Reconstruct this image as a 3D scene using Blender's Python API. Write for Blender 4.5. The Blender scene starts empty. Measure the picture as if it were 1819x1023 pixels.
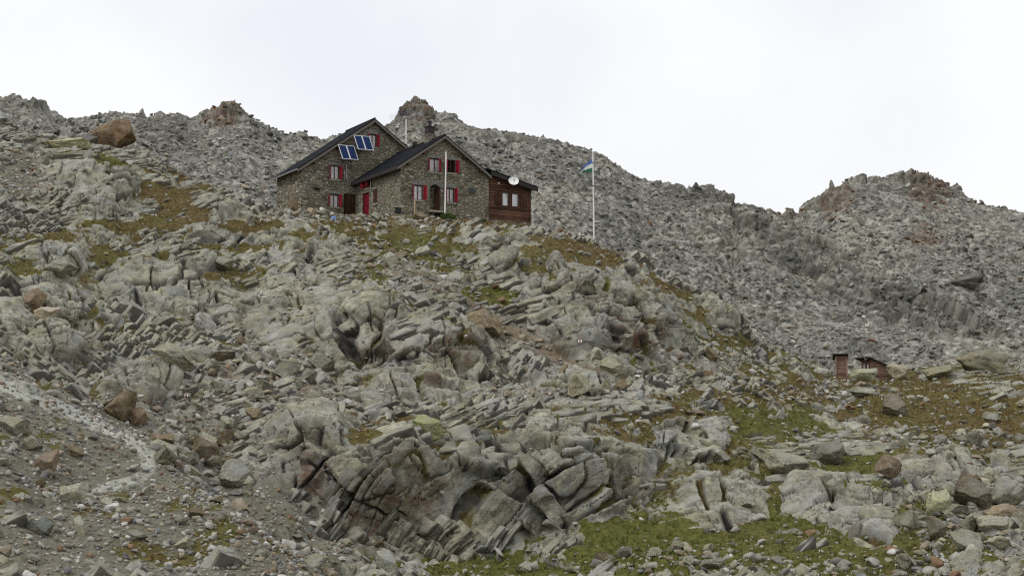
import bpy, math, random
import numpy as np
from mathutils import Vector, Matrix

rng = np.random.default_rng(7)
random.seed(7)
S = bpy.context.scene
COL = S.collection
F32 = np.float32

# ------------------------------------------------------------------ survey helpers
PW, PH = 1819.0, 1023.0
FOC = PW / 2 / math.tan(math.radians(20))
PITCH = math.radians(5.4)
CP, SP = math.cos(PITCH), math.sin(PITCH)

def elev_z(py, Y, px=PW / 2):
    y = (PH / 2 - py) / FOC
    return Y * (SP + y * CP) / (CP - y * SP)

def project(P):
    d = P[..., 1] * CP + P[..., 2] * SP
    v = -P[..., 1] * SP + P[..., 2] * CP
    return PW / 2 + FOC * P[..., 0] / d, PH / 2 - FOC * v / d

# ------------------------------------------------------------------ noise
def _hash(ix, iy, iz, seed):
    h = (ix.astype(np.uint32) * np.uint32(374761393)) ^ (iy.astype(np.uint32) * np.uint32(668265263)) \
        ^ (iz.astype(np.uint32) * np.uint32(2147483647 - 58)) ^ np.uint32((seed * 974634777 + 1013904223) & 0xffffffff)
    h ^= h >> np.uint32(15); h *= np.uint32(2246822519)
    h ^= h >> np.uint32(13); h *= np.uint32(3266489917)
    h ^= h >> np.uint32(16)
    return h

def _u(h):
    return (h & np.uint32(0xffffff)).astype(F32) * F32(1.0 / 16777216.0)

def _rehash(h, k):
    h = h ^ np.uint32((k * 2654435761) & 0xffffffff)
    h = h * np.uint32(2246822519); h ^= h >> np.uint32(14)
    h = h * np.uint32(3266489917); h ^= h >> np.uint32(16)
    return h

def vnoise(P, seed=0):
    i = np.floor(P).astype(np.int32)
    f = (P - i).astype(F32)
    f = f * f * (3 - 2 * f)
    r = 0
    for dx in (0, 1):
        wx = f[:, 0] if dx else 1 - f[:, 0]
        for dy in (0, 1):
            wy = f[:, 1] if dy else 1 - f[:, 1]
            for dz in (0, 1):
                wz = f[:, 2] if dz else 1 - f[:, 2]
                r = r + wx * wy * wz * _u(_hash(i[:, 0] + dx, i[:, 1] + dy, i[:, 2] + dz, seed))
    return r

def fbm(P, octv=4, seed=0, gain=.5):
    s, a, t = 0, 1.0, 0
    for k in range(octv):
        s = s + a * vnoise(P * F32(2.03 ** k) + F32(17.3 * k), seed + k)
        t += a; a *= gain
    return s / t

def worley(q, seed=0, jit=.8):
    """nearest and second nearest cell distance, id of the cell, offset from its centre"""
    b = np.floor(q - .5).astype(np.int32)
    n = len(q)
    F1 = np.full(n, 9, F32); F2 = np.full(n, 9, F32)
    ID = np.zeros(n, np.uint32); D = np.zeros((n, 3), F32)
    for dx in (0, 1):
        for dy in (0, 1):
            for dz in (0, 1):
                cx, cy, cz = b[:, 0] + dx, b[:, 1] + dy, b[:, 2] + dz
                h = _hash(cx, cy, cz, seed)
                d = np.stack([q[:, 0] - (cx + .5 + jit * (_u(_rehash(h, 1)) - .5)),
                              q[:, 1] - (cy + .5 + jit * (_u(_rehash(h, 2)) - .5)),
                              q[:, 2] - (cz + .5 + jit * (_u(_rehash(h, 3)) - .5))], 1).astype(F32)
                r = np.sqrt((d * d).sum(1))
                near = r < F1
                F2 = np.where(near, F1, np.minimum(F2, r))
                F1 = np.where(near, r, F1)
                ID = np.where(near, h, ID)
                D = np.where(near[:, None], d, D)
    return F1, F2, ID, D

def sstep(a, b, x):
    t = np.clip((x - a) / (b - a), 0, 1)
    return t * t * (3 - 2 * t)

# ------------------------------------------------------------------ materials
class NT:
    def __init__(s, name):
        s.m = bpy.data.materials.new(name); s.m.use_nodes = True
        s.t = s.m.node_tree; s.t.nodes.clear()
        s.out = s.t.nodes.new('ShaderNodeOutputMaterial')
        s.p = s.t.nodes.new('ShaderNodeBsdfPrincipled')
        s.t.links.new(s.p.outputs[0], s.out.inputs[0])
    def n(s, typ, **kw):
        o = s.t.nodes.new('ShaderNode' + typ)
        for k, v in kw.items():
            if k.startswith('i_'): s.set(o, k[2:].replace('_', ' '), v)
            else: setattr(o, k, v)
        return o
    def set(s, o, key, v):
        sock = o.inputs[int(key)] if key.isdigit() else o.inputs[key]
        if isinstance(v, bpy.types.NodeSocket): s.t.links.new(v, sock)
        else: sock.default_value = v
    def ramp(s, fac, pts, interp='LINEAR'):
        o = s.n('ValToRGB'); s.t.links.new(fac, o.inputs[0])
        e = o.color_ramp.elements; o.color_ramp.interpolation = interp
        while len(e) < len(pts): e.new(.5)
        for el, (pos, c) in zip(e, pts):
            el.position = pos; el.color = (c, c, c, 1) if isinstance(c, (int, float)) else (*c, 1)
        return o.outputs[0]
    def mix(s, fac, a, b, mode='MIX'):
        o = s.n('Mix', data_type='RGBA', blend_type=mode)
        for sock, v in ((o.inputs[0], fac), (o.inputs[6], a), (o.inputs[7], b)):
            if isinstance(v, bpy.types.NodeSocket): s.t.links.new(v, sock)
            elif isinstance(v, (int, float)): sock.default_value = v
            else: sock.default_value = (*v, 1)
        return o.outputs[2]
    def math(s, op, a, b=None, c=None):
        o = s.n('Math', operation=op)
        for i, v in enumerate((a, b, c)):
            if v is None: continue
            if isinstance(v, bpy.types.NodeSocket): s.t.links.new(v, o.inputs[i])
            else: o.inputs[i].default_value = v
        return o.outputs[0]
    def coords(s, kind='Object', scale=(1, 1, 1), rot=(0, 0, 0), loc=(0, 0, 0)):
        tc = s.n('TexCoord'); mp = s.n('Mapping')
        s.t.links.new(tc.outputs[kind], mp.inputs[0])
        mp.inputs['Scale'].default_value = scale; mp.inputs['Rotation'].default_value = rot; mp.inputs['Location'].default_value = loc
        return mp.outputs[0]
    def noise(s, vec, scale, detail=4, rough=.55):
        o = s.n('TexNoise'); s.t.links.new(vec, o.inputs['Vector'])
        o.inputs['Scale'].default_value = scale; o.inputs['Detail'].default_value = detail; o.inputs['Roughness'].default_value = rough
        return o.outputs['Fac']
    def bump(s, h, strength=.5, dist=.05):
        o = s.n('Bump'); o.inputs['Strength'].default_value = strength; o.inputs['Distance'].default_value = dist
        s.t.links.new(h, o.inputs['Height']); s.t.links.new(o.outputs[0], s.p.inputs['Normal'])
    def base(s, c, rough=.9, spec=.2):
        s.set(s.p, 'Base Color', c if isinstance(c, bpy.types.NodeSocket) else (*c, 1))
        s.p.inputs['Roughness'].default_value = rough
        s.p.inputs['Specular IOR Level'].default_value = spec

def rock_nodes(m, vec, tint):
    """weathered gneiss: grey to pale, foliation streaks, lichen, rust"""
    n1 = m.noise(vec, .35, 5, .6)
    n2 = m.noise(vec, 2.2, 6, .68)
    sv = m.coords('Object', (1.1, 1.1, 9.0), (math.radians(-24), math.radians(28), 0))
    st = m.noise(sv, 1.3, 6, .72)
    c = m.ramp(n2, [(.27, (.075, .072, .058)), (.43, (.205, .200, .167)), (.58, (.335, .327, .278)), (.77, (.58, .57, .51))])
    t = m.ramp(tint, [(0, (.50, .49, .44)), (.5, (.97, .96, .87)), (1, (1.42, 1.41, 1.30))])
    c = m.mix(1.0, c, t, 'MULTIPLY')
    c = m.mix(m.ramp(n1, [(.42, 0), (.66, .55)]), c, (.31, .295, .205))
    c = m.mix(m.ramp(st, [(.30, .8), (.41, 0)]), c, (.05, .047, .04))
    n3 = m.noise(m.coords('Object', loc=(5, 50, 9)), .55, 6, .65)
    c = m.mix(m.ramp(n3, [(.44, 0), (.62, .55)]), c, (.37, .378, .375))
    lich = m.noise(vec, 1.1, 8, .75)
    c = m.mix(m.ramp(lich, [(.57, 0), (.68, .65)]), c, (.38, .385, .19))
    blk = m.noise(m.coords('Object', loc=(31, 7, 3)), 1.7, 7, .72)
    c = m.mix(m.ramp(blk, [(.56, 0), (.68, .72)]), c, (.075, .073, .066))
    return c, n2, st, n1

def ground_material():
    m = NT('alpine_ground')
    vec = m.coords('Object')
    A = m.n('Attribute', attribute_name='mA'); B = m.n('Attribute', attribute_name='mB')
    sa = m.n('SeparateColor'); sb = m.n('SeparateColor')
    m.t.links.new(A.outputs['Color'], sa.inputs[0]); m.t.links.new(B.outputs['Color'], sb.inputs[0])
    tint, moss, soil, rust = sa.outputs[0], sa.outputs[1], sa.outputs[2], A.outputs['Alpha']
    gravel, dark, hue, scree = sb.outputs[0], sb.outputs[1], sb.outputs[2], B.outputs['Alpha']
    rock, n2, st, n1 = rock_nodes(m, vec, tint)
    T = m.n('Attribute', attribute_name='bed'); mp = m.n('Mapping'); m.t.links.new(T.outputs['Vector'], mp.inputs[0]); mp.inputs['Scale'].default_value = (.55, .55, 5.0)
    stb = m.noise(mp.outputs[0], 1.0, 7, .74)
    rock = m.mix(m.math('MULTIPLY', T.outputs['Alpha'], m.ramp(stb, [(.33, .85), (.43, 0)])), rock, (.055, .052, .044))
    rock = m.mix(m.math('MULTIPLY', T.outputs['Alpha'], m.ramp(stb, [(.56, 0), (.68, .35)])), rock, (.44, .435, .40))
    # scree is a cooler, paler grey with less lichen
    sc = m.ramp(m.noise(vec, 1.6, 6, .7), [(.28, (.108, .106, .098)), (.5, (.208, .205, .188)), (.74, (.365, .36, .335))])
    sc = m.mix(1.0, sc, m.ramp(tint, [(0, .55), (.5, 1.0), (1, 1.5)]), 'MULTIPLY')
    big = m.noise(m.coords('Object', (1, 1, .35)), .07, 5, .65)
    sc = m.mix(1.0, sc, m.ramp(big, [(.32, (.62, .63, .62)), (.48, (.98, .97, .94)), (.66, (1.22, 1.19, 1.06))]), 'MULTIPLY')
    c = m.mix(scree, rock, sc)
    c = m.mix(m.math('MULTIPLY', rust, m.ramp(m.noise(vec, 1.3, 6, .7), [(.38, 0), (.62, 1)])), c, (.15, .085, .052))
    c = m.mix(m.math('MULTIPLY', dark, .95), c, (.034, .032, .029))  # crevice shade painted into the colour, along with darker rock zones
    sl = m.ramp(m.noise(vec, 3.0, 6, .7), [(.3, (.085, .06, .035)), (.55, (.17, .13, .085)), (.75, (.30, .26, .20))])
    c = m.mix(soil, c, sl)
    gv = m.ramp(m.noise(vec, 5.0, 6, .75), [(.3, (.13, .13, .115)), (.5, (.235, .235, .21)), (.7, (.38, .38, .35))])
    gv = m.mix(1.0, gv, m.ramp(tint, [(0, (.50, .47, .38)), (.5, (.78, .75, .64)), (.8, (1.55, 1.58, 1.55)), (1, (1.75, 1.78, 1.75))]), 'MULTIPLY')
    c = m.mix(gravel, c, gv)
    gr_b = m.ramp(m.noise(vec, 3.5, 7, .8), [(.3, (.032, .026, .011)), (.5, (.100, .076, .032)), (.72, (.19, .138, .062))])
    gr_g = m.ramp(m.noise(vec, 3.5, 7, .8), [(.3, (.026, .030, .007)), (.5, (.085, .090, .022)), (.72, (.175, .165, .05))])
    gr = m.mix(hue, gr_b, gr_g)
    mn = m.math('ADD', moss, m.math('MULTIPLY_ADD', m.noise(vec, 4.0, 6, .8), .9, -.45))
    c = m.mix(m.ramp(mn, [(.36, 0), (.58, 1)]), c, gr)
    m.base(c, .95, .12)
    h = m.math('ADD', m.math('MULTIPLY', n2, .6), m.math('MULTIPLY', m.noise(vec, 9, 5, .7), .5))
    h = m.math('ADD', h, m.math('MULTIPLY', st, .4))
    h = m.math('ADD', h, m.math('MULTIPLY', m.math('MULTIPLY', stb, T.outputs['Alpha']), 1.3))
    m.bump(h, .65, .13)
    return m.m

def bedrock_material():
    m = NT('bedrock_gneiss')
    vec = m.coords('Object')
    A = m.n('Attribute', attribute_name='mA'); B = m.n('Attribute', attribute_name='mB'); T = m.n('Attribute', attribute_name='bed')
    sa = m.n('SeparateColor'); sb = m.n('SeparateColor')
    m.t.links.new(A.outputs['Color'], sa.inputs[0]); m.t.links.new(B.outputs['Color'], sb.inputs[0])
    mp = m.n('Mapping'); m.t.links.new(T.outputs['Vector'], mp.inputs[0]); mp.inputs['Scale'].default_value = (.55, .55, 5.5)
    rock, n2, st0, n1 = rock_nodes(m, vec, sa.outputs[0])
    st = m.noise(mp.outputs[0], 1.0, 7, .72)
    c = m.mix(m.ramp(st, [(.33, .75), (.43, 0)]), rock, (.055, .052, .044))
    c = m.mix(m.ramp(st, [(.56, 0), (.68, .35)]), c, (.46, .455, .42))
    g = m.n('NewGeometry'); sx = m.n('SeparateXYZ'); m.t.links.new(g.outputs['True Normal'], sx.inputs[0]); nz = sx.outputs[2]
    # rust where faces look down or sideways
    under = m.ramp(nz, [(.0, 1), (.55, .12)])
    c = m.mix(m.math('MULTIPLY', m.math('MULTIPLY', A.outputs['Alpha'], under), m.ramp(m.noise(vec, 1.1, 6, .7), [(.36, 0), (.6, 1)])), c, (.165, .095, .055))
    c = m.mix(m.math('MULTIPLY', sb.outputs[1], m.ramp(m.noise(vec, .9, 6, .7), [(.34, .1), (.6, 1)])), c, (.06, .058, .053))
    c = m.mix(m.ramp(nz, [(-.3, .75), (.25, 0)]), c, (.055, .05, .042))  # underside shade painted in: downward faces go nearly black
    gr_b = m.ramp(m.noise(vec, 3.5, 7, .8), [(.3, (.032, .026, .011)), (.5, (.100, .076, .032)), (.72, (.19, .138, .062))])
    gr_g = m.ramp(m.noise(vec, 3.5, 7, .8), [(.3, (.026, .030, .007)), (.5, (.085, .090, .022)), (.72, (.175, .165, .05))])
    gr = m.mix(sb.outputs[2], gr_b, gr_g)
    mo = m.math('MULTIPLY', m.ramp(nz, [(.80, 0), (.95, 1)]), m.ramp(m.math('ADD', m.math('MULTIPLY', sa.outputs[1], .7), m.math('MULTIPLY', m.noise(vec, 1.6, 7, .75), .5)), [(.56, 0), (.64, 1)]))
    c = m.mix(mo, c, gr)
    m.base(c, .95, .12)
    h = m.math('ADD', m.math('MULTIPLY', n2, .4), m.math('MULTIPLY', m.noise(vec, 9, 5, .7), .25))
    h = m.math('ADD', h, m.math('MULTIPLY', st, 1.1))
    m.bump(h, .7, .13)
    return m.m

def boulder_material():
    m = NT('boulder_rock')
    vec = m.coords('Object', (3, 3, 3))
    oi = m.n('ObjectInfo')
    rock, n2, st, n1 = rock_nodes(m, vec, oi.outputs['Random'])
    patch = m.ramp(m.noise(vec, .8, 6, .7), [(.36, .5), (.58, 1)])
    pale = m.mix(1.0, rock, m.mix(patch, (.95, .93, .86), oi.outputs['Color']), 'MULTIPLY')
    m.base(pale, .95, .12)
    m.bump(m.math('ADD', n2, m.math('MULTIPLY', m.noise(vec, 7, 5, .7), .5)), .7, .10)
    return m.m

def rubble_material():
    m = NT('loose_stone')
    vec = m.coords('Object')
    A = m.n('Attribute', attribute_name='mA')
    n = m.noise(vec, 4.0, 5, .7)
    c = m.mix(1.0, A.outputs['Color'], m.ramp(n, [(.3, .6), (.5, 1.0), (.72, 1.35)]), 'MULTIPLY')
    lich = m.noise(vec, 1.9, 6, .75)
    c = m.mix(m.ramp(lich, [(.6, 0), (.7, .5)]), c, (.27, .27, .15))
    m.base(c, .95, .12)
    m.bump(n, .6, .08)
    return m.m

def stone_wall_material():
    m = NT('rubble_masonry')
    tc = m.n('TexCoord'); mp = m.n('Mapping'); m.t.links.new(tc.outputs['Object'], mp.inputs[0])
    nz = m.n('TexNoise'); m.t.links.new(mp.outputs[0], nz.inputs['Vector']); nz.inputs['Scale'].default_value = 2.0; nz.inputs['Detail'].default_value = 3
    add = m.n('VectorMath', operation='MULTIPLY_ADD'); m.t.links.new(nz.outputs['Color'], add.inputs[0])
    add.inputs[1].default_value = (.35, .35, .22); m.t.links.new(mp.outputs[0], add.inputs[2])
    sc = m.n('VectorMath', operation='MULTIPLY'); m.t.links.new(add.outputs[0], sc.inputs[0]); sc.inputs[1].default_value = (2.7, 2.7, 4.6)
    v1 = m.n('TexVoronoi', feature='F1'); v1.inputs['Scale'].default_value = 1; m.t.links.new(sc.outputs[0], v1.inputs['Vector'])
    v2 = m.n('TexVoronoi', feature='DISTANCE_TO_EDGE'); v2.inputs['Scale'].default_value = 1; m.t.links.new(sc.outputs[0], v2.inputs['Vector'])
    s = m.n('SeparateColor'); m.t.links.new(v1.outputs['Color'], s.inputs[0])
    c = m.ramp(s.outputs[0], [(0, (.10, .092, .072)), (.2, (.195, .182, .142)), (.45, (.265, .250, .198)), (.66, (.315, .288, .212)), (.82, (.25, .200, .135)), (1, (.42, .405, .355))])
    vec = m.coords('Object')
    c = m.mix(1.0, c, m.ramp(m.noise(vec, 7, 5, .7), [(.3, .6), (.5, 1), (.7, 1.3)]), 'MULTIPLY')
    c = m.mix(m.ramp(m.noise(vec, .5, 4, .6), [(.4, 0), (.65, .45)]), c, (.24, .215, .15))
    edge = m.ramp(v2.outputs['Distance'], [(0, 0), (.07, 1)])
    c = m.mix(edge, (.10, .088, .066), c)
    m.base(c, .95, .12)
    m.bump(m.math('ADD', m.ramp(v2.outputs['Distance'], [(0, 0), (.16, 1)]), m.math('MULTIPLY', m.noise(vec, 9, 4, .7), .5)), .9, .07)
    return m.m

def wood_material(name, dark, light, plank=.2, axis='Z', rough=.8):
    m = NT(name)
    sc = (1, 1, 14) if axis == 'Z' else (14, 14, 1)
    vec = m.coords('Object', sc)
    n = m.noise(vec, 1.2, 6, .7)
    c = m.ramp(n, [(.28, dark), (.72, light)])
    big = m.noise(m.coords('Object'), .9, 4, .6)
    c = m.mix(1.0, c, m.ramp(big, [(.3, .65), (.7, 1.35)]), 'MULTIPLY')
    tc = m.n('TexCoord'); sx = m.n('SeparateXYZ'); m.t.links.new(tc.outputs['Object'], sx.inputs[0])
    a = sx.outputs[2] if axis == 'Z' else m.math('ADD', sx.outputs[0], sx.outputs[1])
    fr = m.math('FRACT', m.math('DIVIDE', a, plank))
    groove = m.ramp(fr, [(0, 0), (.10, 1), (.90, 1), (1, .1)])
    pid = m.n('TexWhiteNoise', noise_dimensions='1D'); m.t.links.new(m.math('FLOOR', m.math('DIVIDE', a, plank)), pid.inputs['W'])
    c = m.mix(1.0, c, m.ramp(pid.outputs['Value'], [(0, .7), (1, 1.35)]), 'MULTIPLY')
    c = m.mix(groove, (.012, .008, .006), c)
    m.base(c, rough, .2)
    m.bump(m.math('ADD', groove, m.math('MULTIPLY', n, .3)), .8, .025)
    return m.m

def plain(name, col, rough=.6, spec=.3, metal=0, var=.25, scale=6, bump=.15):
    m = NT(name)
    vec = m.coords('Object')
    n = m.noise(vec, scale, 6, .7)
    c = m.mix(1.0, m.ramp(n, [(.3, 1 - var), (.7, 1 + var)]), col, 'MULTIPLY')
    m.base(c, rough, spec); m.p.inputs['Metallic'].default_value = metal
    if bump: m.bump(n, bump, .01)
    return m.m

def roof_material():
    m = NT('slate_roof')
    vec = m.coords('Object')
    tc = m.n('TexCoord'); sx = m.n('SeparateXYZ'); m.t.links.new(tc.outputs['Object'], sx.inputs[0])
    row = m.math('DIVIDE', sx.outputs[2], .17)
    fr = m.math('FRACT', row)
    ev = m.math('MULTIPLY', m.math('FLOOR', row), .5)
    colm = m.math('ADD', m.math('DIVIDE', sx.outputs[1], .34), ev)
    comb = m.n('CombineXYZ'); m.t.links.new(m.math('FLOOR', row), comb.inputs[0]); m.t.links.new(m.math('FLOOR', colm), comb.inputs[1])
    wn = m.n('TexWhiteNoise', noise_dimensions='3D'); m.t.links.new(comb.outputs[0], wn.inputs['Vector'])
    c = m.ramp(wn.outputs['Value'], [(0, (.0045, .0055, .0085)), (1, (.010, .012, .017))])
    c = m.mix(m.ramp(m.noise(vec, 1.2, 5, .6), [(.45, 0), (.7, .5)]), c, (.014, .016, .021))
    m.base(c, .9, .06)
    g2 = m.ramp(m.math('FRACT', colm), [(0, 0), (.06, 1)])
    m.bump(m.math('ADD', m.math('SUBTRACT', 1.0, fr), m.math('MULTIPLY', g2, .3)), .6, .03)
    return m.m

def glass_material():
    m = NT('window_glass')
    vec = m.coords('Object')
    n = m.noise(vec, 2.5, 3, .5)
    c = m.ramp(n, [(.3, (.42, .44, .47)), (.6, (.72, .74, .76))])    # pale curtain drawn right behind the pane
    m.base(c, .08, .5)
    return m.m

def solar_material():
    m = NT('solar_cells')
    tc = m.n('TexCoord')
    vec = m.coords('Object')
    n = m.noise(vec, 3, 3)
    c = m.ramp(n, [(.3, (.008, .020, .075)), (.7, (.014, .036, .12))])
    m.base(c, .30, .12)
    return m.m

M = {}
def build_materials():
    M['ground'] = ground_material()
    M['boulder'] = boulder_material(); M['bedrock'] = bedrock_material()
    M['stone'] = rubble_material()
    M['masonry'] = stone_wall_material()
    M['roof'] = roof_material()
    M['timber'] = wood_material('dark_timber_boards', (.042, .021, .013), (.165, .085, .052), .21)
    M['shed_board'] = wood_material('weathered_boards', (.075, .042, .032), (.30, .18, .135), .17)
    M['door_wood'] = wood_material('door_boards', (.03, .014, .009), (.085, .042, .026), .16, 'X')
    M['shutter_wood'] = wood_material('brown_shutter_boards', (.028, .013, .009), (.11, .048, .03), .14, 'X')
    M['barge'] = plain('grey_bargeboard', (.17, .145, .125), .8, .2)
    M['fascia'] = plain('dark_fascia', (.035, .03, .03), .7, .2)
    M['gutter'] = plain('zinc_gutter', (.36, .36, .37), .45, .5, .3)
    M['red'] = plain('red_paint', (.30, .010, .030), .55, .3, 0, .22, 4)
    M['frame_dark'] = plain('dark_window_frame', (.055, .022, .018), .6)
    M['frame_white'] = plain('white_window_bar', (.62, .62, .60), .5)
    M['lintel'] = plain('grey_lintel_stone', (.20, .20, .18), .9, .1, 0, .4, 5, .4)
    M['sill'] = plain('sill_stone', (.34, .32, .25), .9, .1, 0, .3, 5, .3)
    M['glass'] = glass_material()
    M['dark'] = plain('opening_shade', (.012, .010, .009), .8, .1, 0, .2, 3, 0)
    M['solar'] = solar_material()
    M['alu'] = plain('aluminium_frame', (.72, .73, .74), .4, .5, .2, .1)
    M['white'] = plain('white_enamel', (.80, .80, .79), .45, .4, 0, .06)
    M['pole'] = plain('pale_pole', (.66, .66, .66), .5, .3, 0, .12)
    M['stickwood'] = plain('bare_wood', (.42, .33, .21), .8, .1, 0, .25, 9)
    M['rustmetal'] = plain('rusty_chimney_metal', (.06, .045, .05), .8, .2, .2, .4, 5)
    M['plaque'] = plain('bronze_green_plaque', (.035, .05, .045), .5, .4, .3, .3)
    M['black'] = plain('black_plastic', (.015, .015, .018), .6)
    M['blue'] = plain('blue_tarpaulin', (.20, .34, .72), .6, .3, 0, .3, 4)
    M['cloth_blue'] = plain('flag_blue', (.11, .16, .36), .9, .1, 0, .25)
    M['cloth_white'] = plain('flag_white', (.66, .70, .68), .9, .1, 0, .12)
    M['cloth_green'] = plain('flag_green', (.04, .15, .085), .9, .1, 0, .25)
    M['paint_white'] = plain('mark_white', (.80, .80, .80), .7, .2, 0, .1)
    M['paint_red'] = plain('mark_red', (.45, .03, .03), .7, .2, 0, .2)
    m = NT('shrub_leaf'); vec = m.coords('Object')
    m.base(m.ramp(m.noise(vec, 6, 4), [(.3, (.018, .035, .008)), (.7, (.07, .11, .025))]), .8, .15); M['shrub'] = m.m
    m = NT('grass_blade'); A = m.n('Attribute', attribute_name='mA')
    m.base(A.outputs['Color'], .9, .1); M['tuft'] = m.m

build_materials()

# ------------------------------------------------------------------ mesh helpers
def np_mesh(name, V, Q, mat, attrs=None, tri=None):
    """V (n,3); Q (m,4) quads and/or tri (k,3)"""
    me = bpy.data.meshes.new(name)
    nq = 0 if Q is None else len(Q); nt = 0 if tri is None else len(tri)
    me.vertices.add(len(V)); me.vertices.foreach_set('co', np.ascontiguousarray(V, F32).ravel())
    idx = np.concatenate(([Q.ravel()] if nq else []) + ([tri.ravel()] if nt else [])).astype(np.int32)
    st = np.concatenate([np.arange(nq, dtype=np.int32) * 4, nq * 4 + np.arange(nt, dtype=np.int32) * 3])
    me.loops.add(len(idx)); me.loops.foreach_set('vertex_index', idx)
    me.polygons.add(nq + nt); me.polygons.foreach_set('loop_start', st)
    me.update(calc_edges=True)
    if mat: me.materials.append(mat)
    for k, v in (attrs or {}).items():
        a = me.attributes.new(k, 'FLOAT_COLOR', 'POINT')
        a.data.foreach_set('color', np.ascontiguousarray(v, F32).ravel())
    me.validate()
    return me

def link(name, me, parent=None, **props):
    o = bpy.data.objects.new(name, me); COL.objects.link(o)
    if parent: o.parent = parent
    for k, v in props.items(): o[k] = v
    return o

class MB:
    """collects shapes (local metres) into one mesh"""
    def __init__(s): s.v, s.f = [], []
    def add(s, vs, fs):
        b = len(s.v); s.v += [tuple(p) for p in vs]; s.f += [tuple(i + b for i in f) for f in fs]; return s
    def box(s, x0, x1, y0, y1, z0, z1, mtx=None):
        vs = [Vector((x, y, z)) for x in (x0, x1) for y in (y0, y1) for z in (z0, z1)]
        if mtx: vs = [mtx @ p for p in vs]
        fs = [(0, 1, 3, 2), (4, 6, 7, 5), (0, 4, 5, 1), (2, 3, 7, 6), (0, 2, 6, 4), (1, 5, 7, 3)]
        if mtx and mtx.determinant() < 0: fs = [f[::-1] for f in fs]
        return s.add(vs, fs)
    def prism(s, prof, y0, y1):
        """profile in x,z (counter-clockwise seen from -y) extruded from y0 to y1"""
        n = len(prof)
        vs = [(x, y0, z) for x, z in prof] + [(x, y1, z) for x, z in prof]
        fs = [tuple(range(n)), tuple(range(2 * n - 1, n - 1, -1))] + [(i, i + n, (i + 1) % n + n, (i + 1) % n) for i in range(n)]
        return s.add(vs, fs)
    def tube(s, pts, r, n=8, r1=None):
        pts = [Vector(p) for p in pts]; rings = []
        for i, p in enumerate(pts):
            d = (pts[min(i + 1, len(pts) - 1)] - pts[max(i - 1, 0)]).normalized()
            a = d.orthogonal().normalized(); b = d.cross(a)
            rr = r if r1 is None else r + (r1 - r) * i / (len(pts) - 1)
            rings.append([p + (a * math.cos(t) + b * math.sin(t)) * rr for t in [2 * math.pi * k / n for k in range(n)]])
        vs = [q for R in rings for q in R]; fs = []
        for i in range(len(rings) - 1):
            for k in range(n):
                fs.append((i * n + k, i * n + (k + 1) % n, (i + 1) * n + (k + 1) % n, (i + 1) * n + k))
        fs += [tuple(range(n - 1, -1, -1)), tuple((len(rings) - 1) * n + k for k in range(n))]
        return s.add(vs, fs)
    def build(s, name, mat, parent=None, bevel=0, **props):
        me = bpy.data.meshes.new(name); me.from_pydata(s.v, [], s.f); me.validate(); me.update()
        me.materials.append(mat)
        o = link(name, me, parent, **props)
        if bevel:
            b = o.modifiers.new('bevel', 'BEVEL'); b.width = bevel; b.segments = 2; b.limit_method = 'ANGLE'
        return o

def thing(name, label, cat, loc=(0, 0, 0), rz=0, group=None):
    o = bpy.data.objects.new(name, None); COL.objects.link(o)
    o.location = loc; o.rotation_euler = (0, 0, rz)
    o['label'] = label; o['category'] = cat
    if group: o['group'] = group
    return o

# ------------------------------------------------------------------ camera, world, sun
cam = bpy.data.cameras.new('camera'); co = bpy.data.objects.new('camera', cam); COL.objects.link(co)
cam.sensor_fit = 'HORIZONTAL'; cam.angle = math.radians(40); cam.clip_end = 3000; cam.clip_start = .1
co.rotation_euler = (math.radians(90) + PITCH, 0, 0)
S.camera = co
S.cycles.use_denoising = False; S.cycles.filter_width = 1.2
S.render.resolution_x, S.render.resolution_y = 1024, 575
S.view_settings.view_transform = 'Standard'; S.view_settings.look = 'None'; S.view_settings.exposure = 0

SUN_EL, SUN_AZ = math.radians(52), math.radians(-122)       # azimuth from +Y towards +X: from the left and behind the camera
W = bpy.data.worlds.new('World'); S.world = W; W.use_nodes = True
nt = W.node_tree; nt.nodes.clear()
wo = nt.nodes.new('ShaderNodeOutputWorld')
bg_sky = nt.nodes.new('ShaderNodeBackground'); bg_cl = nt.nodes.new('ShaderNodeBackground'); mx = nt.nodes.new('ShaderNodeMixShader')
sky = nt.nodes.new('ShaderNodeTexSky'); sky.sky_type = 'NISHITA'; sky.sun_disc = False
sky.sun_elevation = SUN_EL; sky.sun_rotation = SUN_AZ
nt.links.new(sky.outputs[0], bg_sky.inputs[0]); bg_sky.inputs[1].default_value = .1
tc = nt.nodes.new('ShaderNodeTexCoord')
nz = nt.nodes.new('ShaderNodeTexNoise'); nt.links.new(tc.outputs['Generated'], nz.inputs['Vector'])
nz.inputs['Scale'].default_value = 3.2; nz.inputs['Detail'].default_value = 6; nz.inputs['Roughness'].default_value = .5
cr = nt.nodes.new('ShaderNodeValToRGB'); nt.links.new(nz.outputs['Fac'], cr.inputs[0])
cr.color_ramp.elements[0].position = .34; cr.color_ramp.elements[0].color = (.86, .88, .95, 1)
cr.color_ramp.elements[1].position = .56; cr.color_ramp.elements[1].color = (.99, .995, 1.0, 1)
sx = nt.nodes.new('ShaderNodeSeparateXYZ'); nt.links.new(tc.outputs['Generated'], sx.inputs[0])
hz = nt.nodes.new('ShaderNodeValToRGB'); nt.links.new(sx.outputs[2], hz.inputs[0])       # sky below the horizon darkened like ground, to cut light on undersides
hz.color_ramp.elements[0].position = 0; hz.color_ramp.elements[0].color = (.16, .155, .14, 1)
hz.color_ramp.elements[1].position = .02; hz.color_ramp.elements[1].color = (1, 1, 1, 1)
mul = nt.nodes.new('ShaderNodeMix'); mul.data_type = 'RGBA'; mul.blend_type = 'MULTIPLY'; mul.inputs[0].default_value = 1
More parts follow.
